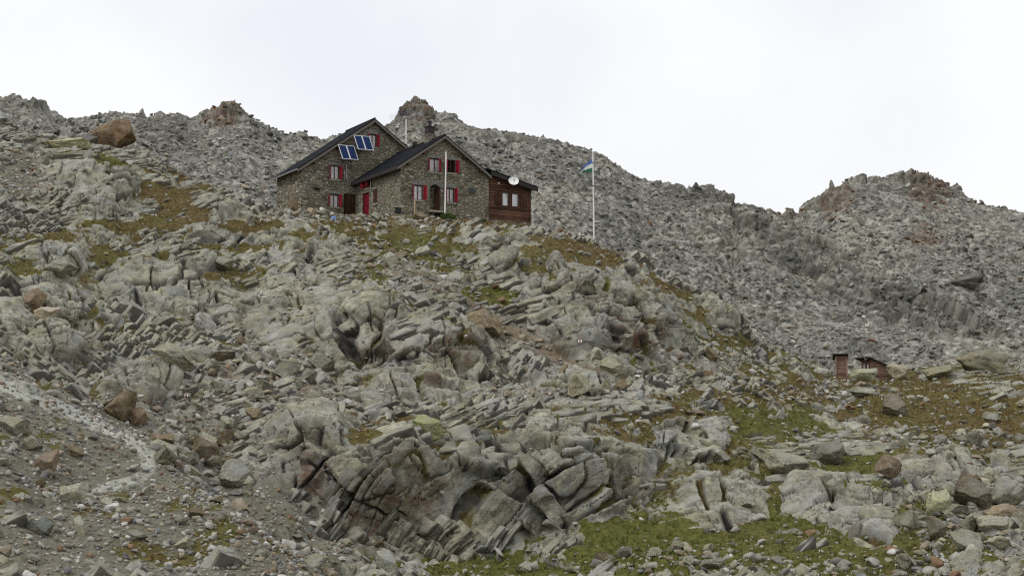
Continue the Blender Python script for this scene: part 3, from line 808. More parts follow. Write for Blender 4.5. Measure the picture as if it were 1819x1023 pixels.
    h = (box_blur(h.reshape(ny, nx).astype(F32), 1).reshape(-1) * (1 - sb * rk2) + h * sb * rk2).astype(F32)
    P2 = p + N.reshape(-1, 3) * h[:, None].astype(F32)
    H = P2[:, 2].reshape(ny, nx)
    N2 = grid_normals(P2.reshape(ny, nx, 3)); nzs = box_blur(N2[..., 2], 3).reshape(-1)
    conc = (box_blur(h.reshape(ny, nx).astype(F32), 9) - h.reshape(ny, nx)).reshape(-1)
    mn = fbm(p * F32(.45), 4, 99)
    moss = np.clip(sstep(.70, .90, nzs) * sstep(-.05, .10, conc + (mn - .5) * .5) * 1.15, 0, 1) * sstep(.42, .58, mn)
    moss = np.maximum(moss, sstep(.34, .48, mn) * rk * .95 * sstep(.30, .6, nzs) * (1 - .75 * sb))
    gz = gf * (1 - sstep(.40, .75, rk2)) * sstep(.35, .65, nzs)
    moss = np.maximum(moss, np.maximum(eJ, eM * .8) * sb * rk * sstep(.46, .56, mn) * .9)
    moss = np.maximum(moss, gz)
    patch = sstep(.47, .58, fbm(p * F32(.55), 4, 104))
    moss = np.maximum(moss, pf * .8 * patch)
    moss = np.maximum(moss * (1 - .85 * gvf), gvf * .85 * np.maximum(gf, sstep(.5, .62, mn) * .7) * patch) * (1 - tl) * (1 - ft * .8) * (1 - .45 * rbf * (1 - gf))
    hue = np.where(gf > .12, fl(z['hue']), sstep(.35, .65, fbm(p * F32(.2), 3, 101)) * .5)
    hue = np.clip(hue + (fbm(p * F32(.5), 3, 102) - .5) * .9, 0, 1) * (1 - pf * .8)
    sof = fl(so_)
    soil = np.clip(np.maximum(rbf * (1 - sstep(-.05, .10, hrub)) * .75 * (.3 + .7 * sof), np.maximum(sof * .55 * (1 - sstep(.0, .2, hrub)), ft * .85)) + pf * .8 * (1 - patch), 0, 1)
    gravel = gvf * np.clip(1 - .25 * e3, 0, 1)
    tint = .5 + ((_u(_rehash(id1, 6)) - .5) * .4 + (_u(_rehash(id2, 7)) - .5) * .5) * (1 - rbf) * (1 - sb) + sb * (.08 + (_u(_rehash(idJ, 6)) - .5) * .3 + (_u(_rehash(idM, 7)) - .5) * .4 + (_u(_rehash(idS, 7)) - .5) * .22) + ((_u(_rehash(id2, 5)) - .5) * .8 + (_u(_rehash(id3, 5)) - .5) * .4) * rbf
    dark = np.clip(np.where(sb > .4, np.maximum(np.maximum(eJ * 1.25, eM * 1.2), eS * .9), .25 + .4 * e2) * rk2 + e2 * .5 * rbf + sstep(.08, .40, conc) * .5 * (1 - gvf) + fl(dkz) * .32 * sstep(.45, .75, md + .35 * _u(_rehash(id1, 14))), 0, 1)  # painted shade in cracks and hollows, plus zones of darker rock
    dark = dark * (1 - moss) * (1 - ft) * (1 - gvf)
    rust = np.clip(fl(ru) * sstep(.60, .25, nzs) * .9 + sstep(.64, .74, lo * .5 + _u(_rehash(np.where(sb > .4, idM, id1), 15)) * .5) * .35 * (1 - gvf) + (_u(_rehash(id2, 9)) > .88) * .5 * rbf, 0, 1)
    scree = rbf * .35
    cls = np.where(moss > .52, 1, 0).astype(np.uint8); cls = np.where(fl(z['tr']) < .92, 2, cls)
    tint = np.where(gvf > .3, .20 + .22 * (mn - .5) * 3 + .50 * tl, tint)
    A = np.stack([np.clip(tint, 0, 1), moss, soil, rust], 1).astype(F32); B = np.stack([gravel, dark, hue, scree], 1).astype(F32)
    BED = np.concatenate([q, np.clip(sb * rk2, 0, 1)[:, None]], 1).astype(F32)
    out = dict(P=P2.reshape(ny, nx, 3).astype(F32), A=A, B=B, cls=cls.reshape(ny, nx), N=N, moss=moss.reshape(ny, nx), hue=hue.reshape(ny, nx))
    for n in ('rb', 'gv', 'gs', 'trail', 'pad', 'calm'): out[n] = z[n]
    out['foot'] = z['foot']; out['frm'] = frm; out['bed'] = BED; out['tr'] = z['tr']; out['rk2'] = rk2.reshape(ny, nx); out['Ps'] = Ps; out['slab'] = sb.reshape(ny, nx); out['u'] = z['u']; out['v'] = z['v']; out['ru'] = ru; out['dk'] = dkz; out['mn'] = mn.reshape(ny, nx)
    return out

def make_far(a, Y):
    nx, ny = len(a), len(Y)
    Z = table(Y, PW / 2 + a * FOC / CP)
    P = np.stack([a[None, :] * Y[:, None], np.repeat(Y[:, None], nx, 1), Z], 2).astype(F32)
    P[..., 2] = box_blur(P[..., 2], 3)
    N = grid_normals(P); u, v = project(P); u = u.astype(F32); v = v.astype(F32); p = P.reshape(-1, 3)
    lo = fbm(p * F32(.10), 4, 51); md = fbm(p * F32(.5), 4, 61); fl = lambda m: m.reshape(-1)
    wob = (.5 + (md - .5) * 1.6).reshape(ny, nx)
    dk, _ = zone(u, v, DARKZ, wob); ru, _ = zone(u, v, RUST[-6:], wob); cr, _ = zone(u, v, CRAGS, wob, .3, .7)
    dk, ru, cr = fl(dk), fl(ru), fl(cr)
    w = warp(p, .3, 70, 2.0); pw = p + w
    crag = np.clip(cr + dk * .55 + ru * .5 + sstep(.60, .72, lo) * .4, 0, 1)
    q = pw @ bedding(-32, 35).T
    hb, idb, eb = bricks(q, (4.2, 3.6, 1.5), 5, .75, .22, .5, .12)
    hm, idm, em = bricks(q + warp(p, 1.2, 150, .3, 2), (1.6, 1.3, .55), 6, .30, .28, .25, .08)
    h1, id1, e1 = blocks(pw, (1.9, 1.7, 1.2), 31, .22, .40, .25, .10)
    h2, id2, e2 = blocks(p + w * F32(.4), (.95, .85, .6), 32, .13, .48, .18, .12)
    h3, id3, e3 = blocks(p, (.48, .45, .32), 33, .07, .5, .10, .15)
    coarse = sstep(.45, .62, md)
    hs = h1 * (.15 + .85 * coarse) * .8 + h2 * (.5 + .5 * coarse) + h3 * .9
    h = hs * (1 - crag * .6) + (hb * 1.15 * (.35 + .65 * cr) + hm * 1.1) * crag + (lo - .5) * 3.0
    h = box_blur(h.reshape(ny, nx).astype(F32), 1, (1,)).reshape(-1)
    tint = .5 + (_u(_rehash(id2, 5)) - .5) * .95 + (_u(_rehash(id3, 6)) - .5) * .6 + (_u(_rehash(idm, 6)) - .5) * .4 * crag
    dark = np.clip((e2 * .55 + e3 * .3) * (1 - .5 * crag) + em * .5 * crag, 0, 1) * .7 + dk * .50 * sstep(.25, .6, _u(_rehash(idm, 9)) * .5 + md * .5)
    zero = np.zeros(len(p), F32)
    fine = sstep(.56, .68, lo + (md - .5) * .3)
    A = np.stack([np.clip(tint, 0, 1), zero, zero, np.clip(ru * .8, 0, 1)], 1).astype(F32)
    B = np.stack([fine * .4 * (1 - crag), np.clip(dark, 0, 1), zero, 1 - .35 * crag], 1).astype(F32)
    P2 = p + N.reshape(-1, 3) * h[:, None].astype(F32)
    return dict(P=P2.reshape(ny, nx, 3).astype(F32), A=A, B=B, fine=fine.reshape(ny, nx), crag=crag.reshape(ny, nx))

def grid_quads(ny, nx):
    i = np.arange(ny * nx, dtype=np.int32).reshape(ny, nx)
    return np.stack([i[:-1, :-1], i[:-1, 1:], i[1:, 1:], i[1:, :-1]], 2).reshape(-1, 4)

def submesh(name, V, Q, A, B, mat, bed=None):
    ids, inv = np.unique(Q, return_inverse=True)
    at = {'mA': A[ids], 'mB': B[ids]}
    if bed is not None: at['bed'] = bed[ids]
    return np_mesh(name, V[ids], inv.reshape(-1, 4).astype(np.int32), mat, at)

NXF = 1400
a_f = np.linspace(-.47, .47, NXF)
Y_f = np.concatenate([np.arange(34, 56, .2), np.arange(56, 70, .14), np.arange(70, 112, .16), np.arange(112, 141.6, .3)])
FGP = make_near(a_f, Y_f, 1060)
a_b = np.linspace(-.47, .47, 1400)
Y_b = np.concatenate([np.arange(140.2, 150, .35), np.arange(150, 228, .2), np.arange(228, 262, .8)])
BGP = make_far(a_b, Y_b)
NYF = FGP['P'].shape[0]

# ------------------------------------------------------------------ bedrock: joint blocks between bedding planes
def block_shape(n, r):
    """a joint block: a box with chopped corners and edges and slightly hollow faces, within -1..1"""
    idx, V, Q = {}, [], []
    g = np.linspace(-1, 1, n + 1)
    def vid(p):
        k = tuple(np.round(p, 4))
        if k not in idx: idx[k] = len(V); V.append(p)
        return idx[k]
    for ax in range(3):
        for sgn in (-1, 1):
            o1, o2 = (ax + 1) % 3, (ax + 2) % 3
            for i in range(n):
                for j in range(n):
                    c = []
                    for a, b in ((i, j), (i + 1, j), (i + 1, j + 1), (i, j + 1)):
                        p = np.zeros(3); p[ax] = sgn; p[o1] = g[a]; p[o2] = g[b]; c.append(vid(p))
                    Q.append(c if sgn > 0 else c[::-1])
    V = np.array(V)
    for k in range(9):
        d = r.choice([-1., 1.], 3)
        if k < 5: d[r.integers(0, 3)] *= .12
        d = d * r.uniform(.55, 1.0, 3); d /= np.linalg.norm(d)
        lim = np.abs(d).sum() * r.uniform(.76, .97)
        V = V - np.maximum(V @ d - lim, 0)[:, None] * d
    # faces not quite parallel
    A = np.eye(3) + r.normal(0, .06, (3, 3)); V = V @ A
    V = V * (1 + .08 * r.normal(size=3) * np.sign(V) * np.abs(V[:, [1, 2, 0]]))
    return V.astype(F32), np.array(Q, np.int32)
BSH = [[block_shape(n, rng) for _ in range(16)] for n in (9, 7, 4)]
LEV = [((2.6, 2.1, .95), .04), ((1.7, 1.35, .58), .026), ((.85, .8, .27), .015)]

def bedrock():
    N = FGP['N'].reshape(-1, 3); P = FGP['Ps'].reshape(-1, 3)
    u, v = FGP['u'].reshape(-1), FGP['v'].reshape(-1)
    lv = fbm(P * F32(.16), 3, 170); lv2 = fbm(P * F32(.5), 3, 171)
    ok = (FGP['rk2'].reshape(-1) > .42 + (lv2 - .5) * .9) & (u > -120) & (u < PW + 120) & (v < PH + 60) & (FGP['calm'].reshape(-1) < .42 + (lv2 - .5) * .6) & (FGP['slab'].reshape(-1) < .35 + (lv - .5) * .8) & (FGP['gv'].reshape(-1) < .2) & (FGP['gs'].reshape(-1) < .50 + (lv2 - .5) * .9) & (FGP['foot'].reshape(-1) < .35) & (FGP['tr'].reshape(-1) > 2.2)
    lev = np.where((FGP['calm'].reshape(-1) < .3) & (lv * .6 + FGP['slab'].reshape(-1) * .42 + (lv2 - .5) * .3 > .50), 0, np.where(lv + FGP['slab'].reshape(-1) * .1 - (lv2 - .5) * .5 > .41, 1, 2))
    fr = FGP['frm']
    r2 = np.random.default_rng(11)
    cell = .3; gx0, gy0, gw, gh = -70.0, 33.0, 470, 370
    bi = np.clip(((P[:, 1] - gy0) / cell).astype(int), 0, gh - 1) * gw + np.clip(((P[:, 0] - gx0) / cell).astype(int), 0, gw - 1)
    cntg = np.bincount(bi, minlength=gw * gh).reshape(gh, gw).astype(F32); zg = np.bincount(bi, P[:, 2], minlength=gw * gh).reshape(gh, gw).astype(F32)
    for _ in range(3):
        c_, z_ = box_blur(cntg, 1), box_blur(zg, 1); hole = cntg < .5; cntg = np.where(hole, c_, cntg); zg = np.where(hole, z_, zg)
    zg = zg / np.maximum(cntg, 1e-6)
    def zat(X): return zg[np.clip(((X[..., 1] - gy0) / cell).astype(int), 0, gh - 1), np.clip(((X[..., 0] - gx0) / cell).astype(int), 0, gw - 1)]
    corners = np.array([[a, b, c] for a in (-.85, .85) for b in (-.85, .85) for c in (-.85, .85)])
    allV, allQ, allA, allB, allS = [], [], [], [], []; off = 0
    for L, (size, gap), fill in [(n_, l_, False) for n_, l_ in enumerate(LEV)] + [(2, ((1.5, 1.2, .50), .012), True)]:
        st, sd, sn = size; sh_ = 37 if fill else 0
        for f, R in enumerate(FRAMES):
            m = np.nonzero(ok & ((lev == L) | fill) & (fr == f))[0]
            if len(m) < 20: continue
            q = P[m] @ R.T
            bounds = np.cumsum(np.random.default_rng(100 + L * 100 + f + sh_).uniform(.45, 1.55, int(400 / sn))) * sn - 200
            k = np.searchsorted(bounds, q[:, 2]).astype(np.int32)
            n0, n1 = bounds[k - 1], bounds[np.minimum(k, len(bounds) - 1)]
            hk = _hash(k, k * 0 + f, k * 0 + L, 501 + sh_)
            Lk = st * (.6 + .9 * _u(_rehash(hk, 3))); skew = (_u(_rehash(hk, 2)) - .5) * .7
            tt = (q[:, 0] + skew * q[:, 1]) / Lk + _u(_rehash(hk, 1)) * 9
            j = np.floor(tt).astype(np.int32)
            jb = lambda j_: j_ + .55 * (_u(_hash(k, j_, k * 0 + L, 502 + f)) - .5)
            b0, b1 = jb(j), jb(j + 1)
            j = np.where(tt < b0, j - 1, np.where(tt > b1, j + 1, j)).astype(np.int32); b0, b1 = jb(j), jb(j + 1)
            hj = _hash(k, j, k * 0 + L, 520 + f)
            Wd = sd * (.7 + .7 * _u(_rehash(hj, 3))); dd = q[:, 1] / Wd + _u(_rehash(hj, 1)) * 5
            i = np.floor(dd).astype(np.int32)
            key = _hash(k, j, i, 540 + f)
            uq, first, inv, cnt = np.unique(key, return_index=True, return_inverse=True, return_counts=True)
            cs = np.stack([np.bincount(inv, P[m][:, c]) / cnt for c in range(3)], 1); cn = np.stack([np.bincount(inv, N[m][:, c]) / cnt for c in range(3)], 1)
            cn /= np.maximum(np.linalg.norm(cn, axis=1, keepdims=True), 1e-6)
            F = first
            qd = ((i[F] + .5) - _u(_rehash(hj[F], 1)) * 5) * Wd[F]
            qt = ((b0[F] + b1[F]) / 2 - _u(_rehash(hk[F], 1)) * 9) * Lk[F] - skew[F] * qd
            qn = (n0[F] + n1[F]) / 2
            half = np.stack([(b1 - b0)[F] * Lk[F] / 2, Wd[F] / 2, (n1 - n0)[F] / 2], 1) - gap
            C = np.stack([qt, qd, qn], 1)
            cen = C @ R
            outw = ((cen - cs) * cn).sum(1)
            lim = {0: .15, 1: .12, 2: .08}[L] * (.5 + 1.2 * r2.random(len(F)) ** 2.2) + (r2.random(len(F)) > .93) * {0: .2, 1: .2, 2: .1}[L]
            ext = (np.abs(cn @ R.T) * half).sum(1)
            keep = (cnt > {0: 40, 1: 14, 2: 4}[L]) & (outw < ext * .9) & (half.min(1) > .04)
            # let only the outer face of the block stand out of the slope
            cen = cen + cn * np.clip(lim - ext * .84 - outw, -9, .25 * ext)[:, None]
            for _ in range(2):
                Xc = cen[:, None] + (corners[None] * half[:, None]) @ R
                pro = ((Xc[..., 2] - zat(Xc)) * cn[:, None, 2]).max(1)
                allow = ({0: .26, 1: .20, 2: .15}[L] if not fill else .10) * (.7 + .8 * r2.random(len(F)) ** 2)
                cen = cen - cn * np.maximum(pro - allow, 0)[:, None]
            F, cen, half, cn = F[keep], cen[keep], half[keep], cn[keep]
            ids = m[F]; nb = len(F)
            ang = r2.normal(0, math.radians(1.8), (nb, 3))
            which = r2.integers(0, 16, nb); hb = key[F]
            for w in range(16):
                s_ = np.nonzero(which == w)[0]
                if not len(s_): continue
                V, Q = BSH[L][w]
                X = V[None] * half[s_][:, None]
                a1, a2, a3 = [ang[s_, c][:, None] for c in range(3)]
                X = X + np.stack([-a3 * X[..., 1] + a2 * X[..., 2], a3 * X[..., 0] - a1 * X[..., 2], -a2 * X[..., 0] + a1 * X[..., 1]], 2)
                S_ = X + (cen[s_] @ R.T)[:, None]
                Wp = X @ R + cen[s_][:, None]
                nv = len(V)
                allV.append(Wp.reshape(-1, 3)); allS.append(S_.reshape(-1, 3) + 50 * f)
                allQ.append((Q[None] + (np.arange(len(s_)) * nv)[:, None, None] + off).reshape(-1, 4)); off += nv * len(s_)
                tint = .5 + (_u(_rehash(hb[s_], 5)) - .5) * .62
                rust = FGP['ru'].reshape(-1)[ids[s_]] * .55 * (_u(_rehash(hb[s_], 6)) > .35) + (_u(_rehash(hb[s_], 7)) > .90) * .45
                dark = FGP['dk'].reshape(-1)[ids[s_]] * .62 * (.25 + .75 * (_u(_rehash(hb[s_], 8)) > .35)) + (_u(_rehash(hb[s_], 9)) > .88) * .3
                mn = FGP['mn'].reshape(-1)[ids[s_]]
                z0 = np.zeros(len(s_))
                A = np.stack([tint, mn, z0, rust], 1); B = np.stack([z0, dark, FGP['hue'].reshape(-1)[ids[s_]], z0], 1)
                allA.append(np.repeat(A, nv, 0)); allB.append(np.repeat(B, nv, 0))
    V = np.concatenate(allV).astype(F32); Q = np.concatenate(allQ); S_ = np.concatenate(allS).astype(F32)
    V = V + warp(V, .50, 180, .52, 3) + warp(V, 2.4, 183, .13, 3)
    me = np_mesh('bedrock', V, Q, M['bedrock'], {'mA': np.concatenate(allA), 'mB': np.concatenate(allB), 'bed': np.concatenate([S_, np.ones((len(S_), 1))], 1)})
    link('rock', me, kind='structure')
    print('bedrock', len(V))

Vf = FGP['P'].reshape(-1, 3); Qf = grid_quads(NYF, NXF)
cq = np.median(FGP['cls'].reshape(-1)[Qf], axis=1).round().astype(int)
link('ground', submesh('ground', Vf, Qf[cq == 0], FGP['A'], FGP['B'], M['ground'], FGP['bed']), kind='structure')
link('path', submesh('path', Vf, Qf[cq == 2], FGP['A'], FGP['B'], M['ground']), kind='structure')
grass_Q = Qf[cq == 1]
Vb = BGP['P'].reshape(-1, 3)
bedrock()
link('hills', np_mesh('hills', Vb, grid_quads(len(Y_b), len(a_b)), M['ground'], {'mA': BGP['A'], 'mB': BGP['B']}), kind='structure')

# near ground from the photographer's feet to the first survey row
def near_ground():
    xs = np.linspace(-90, 90, 60); ys = np.concatenate([np.linspace(-80, -4, 14), np.linspace(0, 34.3, 24)])
    X, Y = np.meshgrid(xs, ys)
    edge = table(np.array([34.0]), PW / 2 + np.clip(xs / 34, -.47, .47) * FOC / CP)[0]
    t = np.clip(Y / 34, 0, 1)
    Z = -1.7 - 2.0 * t + (edge[None] - .35 + 3.7) * t ** 2 + (fbm(np.stack([X, Y, X * 0], 2).reshape(-1, 3).astype(F32) * F32(.2), 3, 5).reshape(X.shape) - .5) * 1.2 * (1 - t)
    Z = np.where(Y < 0, -1.7 - .02 * np.abs(X), Z)
    V = np.stack([X, Y, Z], 2).reshape(-1, 3)
    n = len(V)
    A = np.tile(np.array([.5, .5, .2, 0], F32), (n, 1)); B = np.tile(np.array([.3, 0, .5, 0], F32), (n, 1))
    link('ground', np_mesh('near_ground', V, grid_quads(len(ys), len(xs)), M['ground'], {'mA': A, 'mB': B}), kind='structure')
near_ground()

# ------------------------------------------------------------------ picking points on the ground
UU, VV = project(FGP['P'])
UB, VB = project(BGP['P'])
def ground_at(px, py, far=False):
    P, u_, v_, = (BGP['P'], UB, VB) if far else (FGP['P'], UU, VV)
    mid = P.shape[0] // 2
    j = int(np.argmin(np.abs(u_[mid] - px)))
    col = v_[:, j]
    hit = np.nonzero(col <= py)[0]
    i = int(hit[0]) if len(hit) else int(np.argmin(col))
    return Vector(P[i, j].tolist())

def ground_z(x, y):
    j = int(np.clip(np.searchsorted(a_f, x / y), 1, NXF - 2)); c = FGP['P'][:, j - 1:j + 2]
    near = np.abs(c[..., 1] - y) < .3
    return float(c[..., 2][near].min())

# ------------------------------------------------------------------ stones
def ico(sub):
    t = (1 + 5 ** .5) / 2
    V = [(-1, t, 0), (1, t, 0), (-1, -t, 0), (1, -t, 0), (0, -1, t), (0, 1, t), (0, -1, -t), (0, 1, -t), (t, 0, -1), (t, 0, 1), (-t, 0, -1), (-t, 0, 1)]
    Fc = [(0, 11, 5), (0, 5, 1), (0, 1, 7), (0, 7, 10), (0, 10, 11), (1, 5, 9), (5, 11, 4), (11, 10, 2), (10, 7, 6), (7, 1, 8), (3, 9, 4), (3, 4, 2), (3, 2, 6), (3, 6, 8), (3, 8, 9), (4, 9, 5), (2, 4, 11), (6, 2, 10), (8, 6, 7), (9, 8, 1)]
    V = [Vector(v).normalized() for v in V]
    for _ in range(sub):
        cache, nf = {}, []
        def mid(a, b):
            k = (min(a, b), max(a, b))
            if k not in cache:
                V.append(((V[a] + V[b]) / 2).normalized()); cache[k] = len(V) - 1
            return cache[k]
        for a, b, c in Fc:
            x, y, z = mid(a, b), mid(b, c), mid(c, a)
            nf += [(a, x, z), (b, y, x), (c, z, y), (x, y, z)]
        Fc = nf
    return np.array([tuple(v) for v in V], F32), np.array(Fc, np.int32)

def stone_shape(sub, ncut, r, rough=.0):
    V, Fc = ico(sub)
    V = V * F32(1.5)
    # a few joint planes in three nearly perpendicular sets, then random corners knocked off
    base = r.normal(size=(3, 3)); base, _ = np.linalg.qr(base)
    for k in range(ncut):
        n = base[k % 3] * (1 if k % 2 else -1) + r.normal(size=3) * .28 if k < 8 else r.normal(size=3)
        n = (n / np.linalg.norm(n)).astype(F32)
        d = F32(r.uniform(.55, .85) if k < 8 else r.uniform(.72, .98))
        V = V - np.maximum(V @ n - d, 0)[:, None] * n
    if rough:
        V = V + (np.stack([fbm(V * F32(2.2) + 3 * k, 5, 200 + k, .6) for k in range(3)], 1) - .5) * F32(rough)
    V -= (V.max(0) + V.min(0)) / 2
    return (V / np.abs(V).max(0)).astype(F32), Fc

SMALL = [stone_shape(1, 9, rng) for _ in range(14)]
TINY = [stone_shape(0, 5, rng) for _ in range(10)]
BIG = [stone_shape(4, 15, rng, .30) for _ in range(12)]

def scatter_mesh(name, pts, size, col, shapes, label=None, group=None, sq=(.45, .95), embed=.25):
    """all the countless loose stones of one kind as one sheet of rubble"""
    n = len(pts); Vs, Ts, Cs = [], [], []; off = 0
    which = rng.integers(0, len(shapes), n)
    ang = rng.uniform(0, 2 * np.pi, n); tx = rng.normal(0, .35, n); ty = rng.normal(0, .35, n)
    sc = np.stack([size, size * rng.uniform(.6, 1.0, n), size * rng.uniform(*sq, n)], 1) * .5
    for k, (V, Fc) in enumerate(shapes):
        ids = np.nonzero(which == k)[0]
        if not len(ids): continue
        L = V[None] * sc[ids][:, None]
        c, s = np.cos(tx[ids])[:, None], np.sin(tx[ids])[:, None]
        L = np.stack([L[..., 0], L[..., 1] * c - L[..., 2] * s, L[..., 1] * s + L[..., 2] * c], 2)
        c, s = np.cos(ty[ids])[:, None], np.sin(ty[ids])[:, None]
        L = np.stack([L[..., 0] * c + L[..., 2] * s, L[..., 1], -L[..., 0] * s + L[..., 2] * c], 2)
        c, s = np.cos(ang[ids])[:, None], np.sin(ang[ids])[:, None]
        L = np.stack([L[..., 0] * c - L[..., 1] * s, L[..., 0] * s + L[..., 1] * c, L[..., 2]], 2)
        L = L + pts[ids][:, None]; L[..., 2] += (sc[ids, 2] * (1 - 2 * embed))[:, None]
        Vs.append(L.reshape(-1, 3)); m = len(V)
        Ts.append((Fc[None] + (np.arange(len(ids)) * m)[:, None, None] + off).reshape(-1, 3)); off += len(ids) * m
        Cs.append(np.repeat(np.concatenate([col[ids], np.ones((len(ids), 1))], 1), m, 0))
    me = np_mesh(name, np.concatenate(Vs), None, M['stone'], {'mA': np.concatenate(Cs)}, np.concatenate(Ts))
    return link(name, me, kind='stuff')

PALETTE = np.array([[.22, .215, .18], [.29, .28, .24], [.36, .35, .31], [.15, .145, .13], [.25, .205, .15], [.21, .135, .085], [.29, .275, .20], [.43, .42, .39], [.19, .19, .19]])
def colours(n, wts):
    c = PALETTE[rng.choice(len(PALETTE), n, p=np.array(wts) / sum(wts))]
    return c * rng.uniform(.8, 1.2, (n, 1))

# surface area seen by the camera per grid vertex is what one samples, so stones spread evenly over the slope
def area(P):
    du = np.gradient(P, axis=1); dv = np.gradient(P, axis=0)
    return np.linalg.norm(np.cross(du, dv), axis=2)

def pick(P, wgt, n):
    w = (wgt * area(P)).reshape(-1).astype(np.float64); w = np.clip(w, 0, np.quantile(w, .999)); c = np.cumsum(w)
    return np.minimum(np.searchsorted(c, rng.random(n) * c[-1]), len(c) - 1)

inview = ((UU > -60) & (UU < PW + 60) & (VV < PH + 40)).astype(F32)
clear = (1 - FGP['pad']) * inview
dens = np.clip(FGP['rb'] * 1.0 + .022 + FGP['gs'] * .13 + FGP['gv'] * .22, 0, 1) * clear * (1 - .75 * FGP['trail'])
N1 = 15000
i1 = pick(FGP['P'], dens, N1)
s1 = np.clip(.13 * (1 - rng.random(N1)) ** -.52, .1, .6)
gvi = FGP['gv'].reshape(-1)[i1]
c1 = colours(N1, [3, 3, 2, 1.2, 1.4, .3, 2, .7, .6]); warm = colours(N1, [1.6, 2, 2, .9, 2.2, .6, .7, 1.5, 1]); c1 = np.where((gvi > .5)[:, None], warm, c1)
scatter_mesh('rubble', Vf[i1], s1, c1, SMALL, sq=(.28, .75))
densg = FGP['gv'] * clear * (1 - .4 * FGP['trail'])
i2 = pick(FGP['P'], densg + .05 * FGP['gs'] * clear, 9000)
scatter_mesh('gravel', Vf[i2], np.clip(.07 * (1 - rng.random(9000)) ** -.5, .05, .25), colours(9000, [2, 3, 2.5, 1.2, 1.6, .6, .7, 1.6, 1.2]), TINY)
vis = ((UB > -80) & (UB < PW + 80)).astype(F32)
dsc = vis * (Y_b < 232)[:, None] * (1 - .8 * BGP['fine']) * (1 - .5 * BGP['crag'])
i3 = pick(BGP['P'], dsc, 44000)
s3 = np.clip(.20 * (1 - rng.random(44000)) ** -.42, .18, 1.0)
c3 = colours(44000, [3, 4, 4, 1.5, 1.4, .25, 1.2, 2.2, 1.5])
b_dark = BGP['B'][i3, 1]; b_rust = BGP['A'][i3, 3]
c3 = c3 * np.array([.80, .81, .815]) * (1 - .45 * np.clip(b_dark * 1.4, 0, 1))[:, None]
c3 = np.where((b_rust > .35)[:, None], c3 * np.array([.95, .62, .46]), c3)
tone = fbm((Vb[i3] * np.array([.07, .07, .025])).astype(F32), 4, 210); c3 = c3 * (.62 + .85 * sstep(.32, .66, tone))[:, None]
scatter_mesh('rubble', Vb[i3], s3, c3, SMALL, sq=(.22, .6), embed=.3)

# ------------------------------------------------------------------ grass: turf surface and standing tufts, one mass
def grass_mass():
    ids, inv = np.unique(grass_Q, return_inverse=True)
    V = Vf[ids]; Q = inv.reshape(-1, 4).astype(np.int32)
    me = submesh('turf', Vf, grass_Q, FGP['A'], FGP['B'], M['ground'])
    link('grass', me, kind='stuff')
    w = np.clip(FGP['moss'] - .55, 0, 1) * inview
    n = 26000
    k = pick(FGP['P'], w, n)
    base = Vf[k] + rng.normal(0, .04, (n, 3)).astype(F32)
    hue = FGP['hue'].reshape(-1)[k]
    nb = 4
    B_ = np.repeat(base, nb, 0); h = np.repeat(rng.uniform(.06, .26, n), nb) * rng.uniform(.6, 1.1, n * nb)
    an = rng.uniform(0, 2 * np.pi, n * nb); wd = rng.uniform(.015, .04, n * nb)
    o = np.stack([np.cos(an), np.sin(an), an * 0], 1); lean = rng.normal(0, .45, (n * nb, 2))
    root = B_ + np.stack([rng.normal(0, .05, n * nb), rng.normal(0, .05, n * nb), an * 0 - .03], 1)
    tip = root + np.stack([lean[:, 0] * h, lean[:, 1] * h, h + .03], 1)
    Vt = np.stack([root - o * wd[:, None], root + o * wd[:, None], tip], 1).reshape(-1, 3)
    T = np.arange(len(Vt), dtype=np.int32).reshape(-1, 3)
    hb = np.repeat(hue, nb)[:, None]
    c = np.array([.17, .10, .04]) * (1 - hb) + np.array([.09, .11, .025]) * hb
    c = c * rng.uniform(.6, 1.5, (n * nb, 1))
    C = np.repeat(np.concatenate([c, np.ones((len(c), 1))], 1), 3, 0)
    link('grass', np_mesh('grass_tuft', Vt, None, M['tuft'], {'mA': C}, T), kind='stuff')
grass_mass()

# ------------------------------------------------------------------ boulders
BMESH = []
for V, Fc in BIG:
    me = np_mesh('boulder', V, None, M['boulder'], None, Fc); BMESH.append(me)

def boulder(px, py, wpx, hpx, colr, label=None, group=None, shape=0, rz=0, tilt=(0, 0), far=False, sink=.16, depth=.8, name='boulder', cat='boulder', pos=None, size=None):
    """py is the height of its lower edge in the survey picture"""
    if pos is None:
        g = ground_at(px, py, far); D = g.y
        w, h = wpx * D / FOC, hpx * D / FOC
    else:
        g, (w, h) = pos, size
    o = bpy.data.objects.new(name, BMESH[shape % len(BMESH)]); COL.objects.link(o)
    o.scale = (w / 2, w / 2 * depth, h / 2 / (1 - sink * .8))
    o.location = (g.x, g.y + w * depth * .28, g.z + h / 2 * (1 - 1.2 * sink))
    o.rotation_euler = (math.radians(tilt[0]), math.radians(tilt[1]), math.radians(rz))
    o.color = (*colr, 1)
    if label: o['label'] = label
    o['category'] = cat
    if group: o['group'] = group
    return o

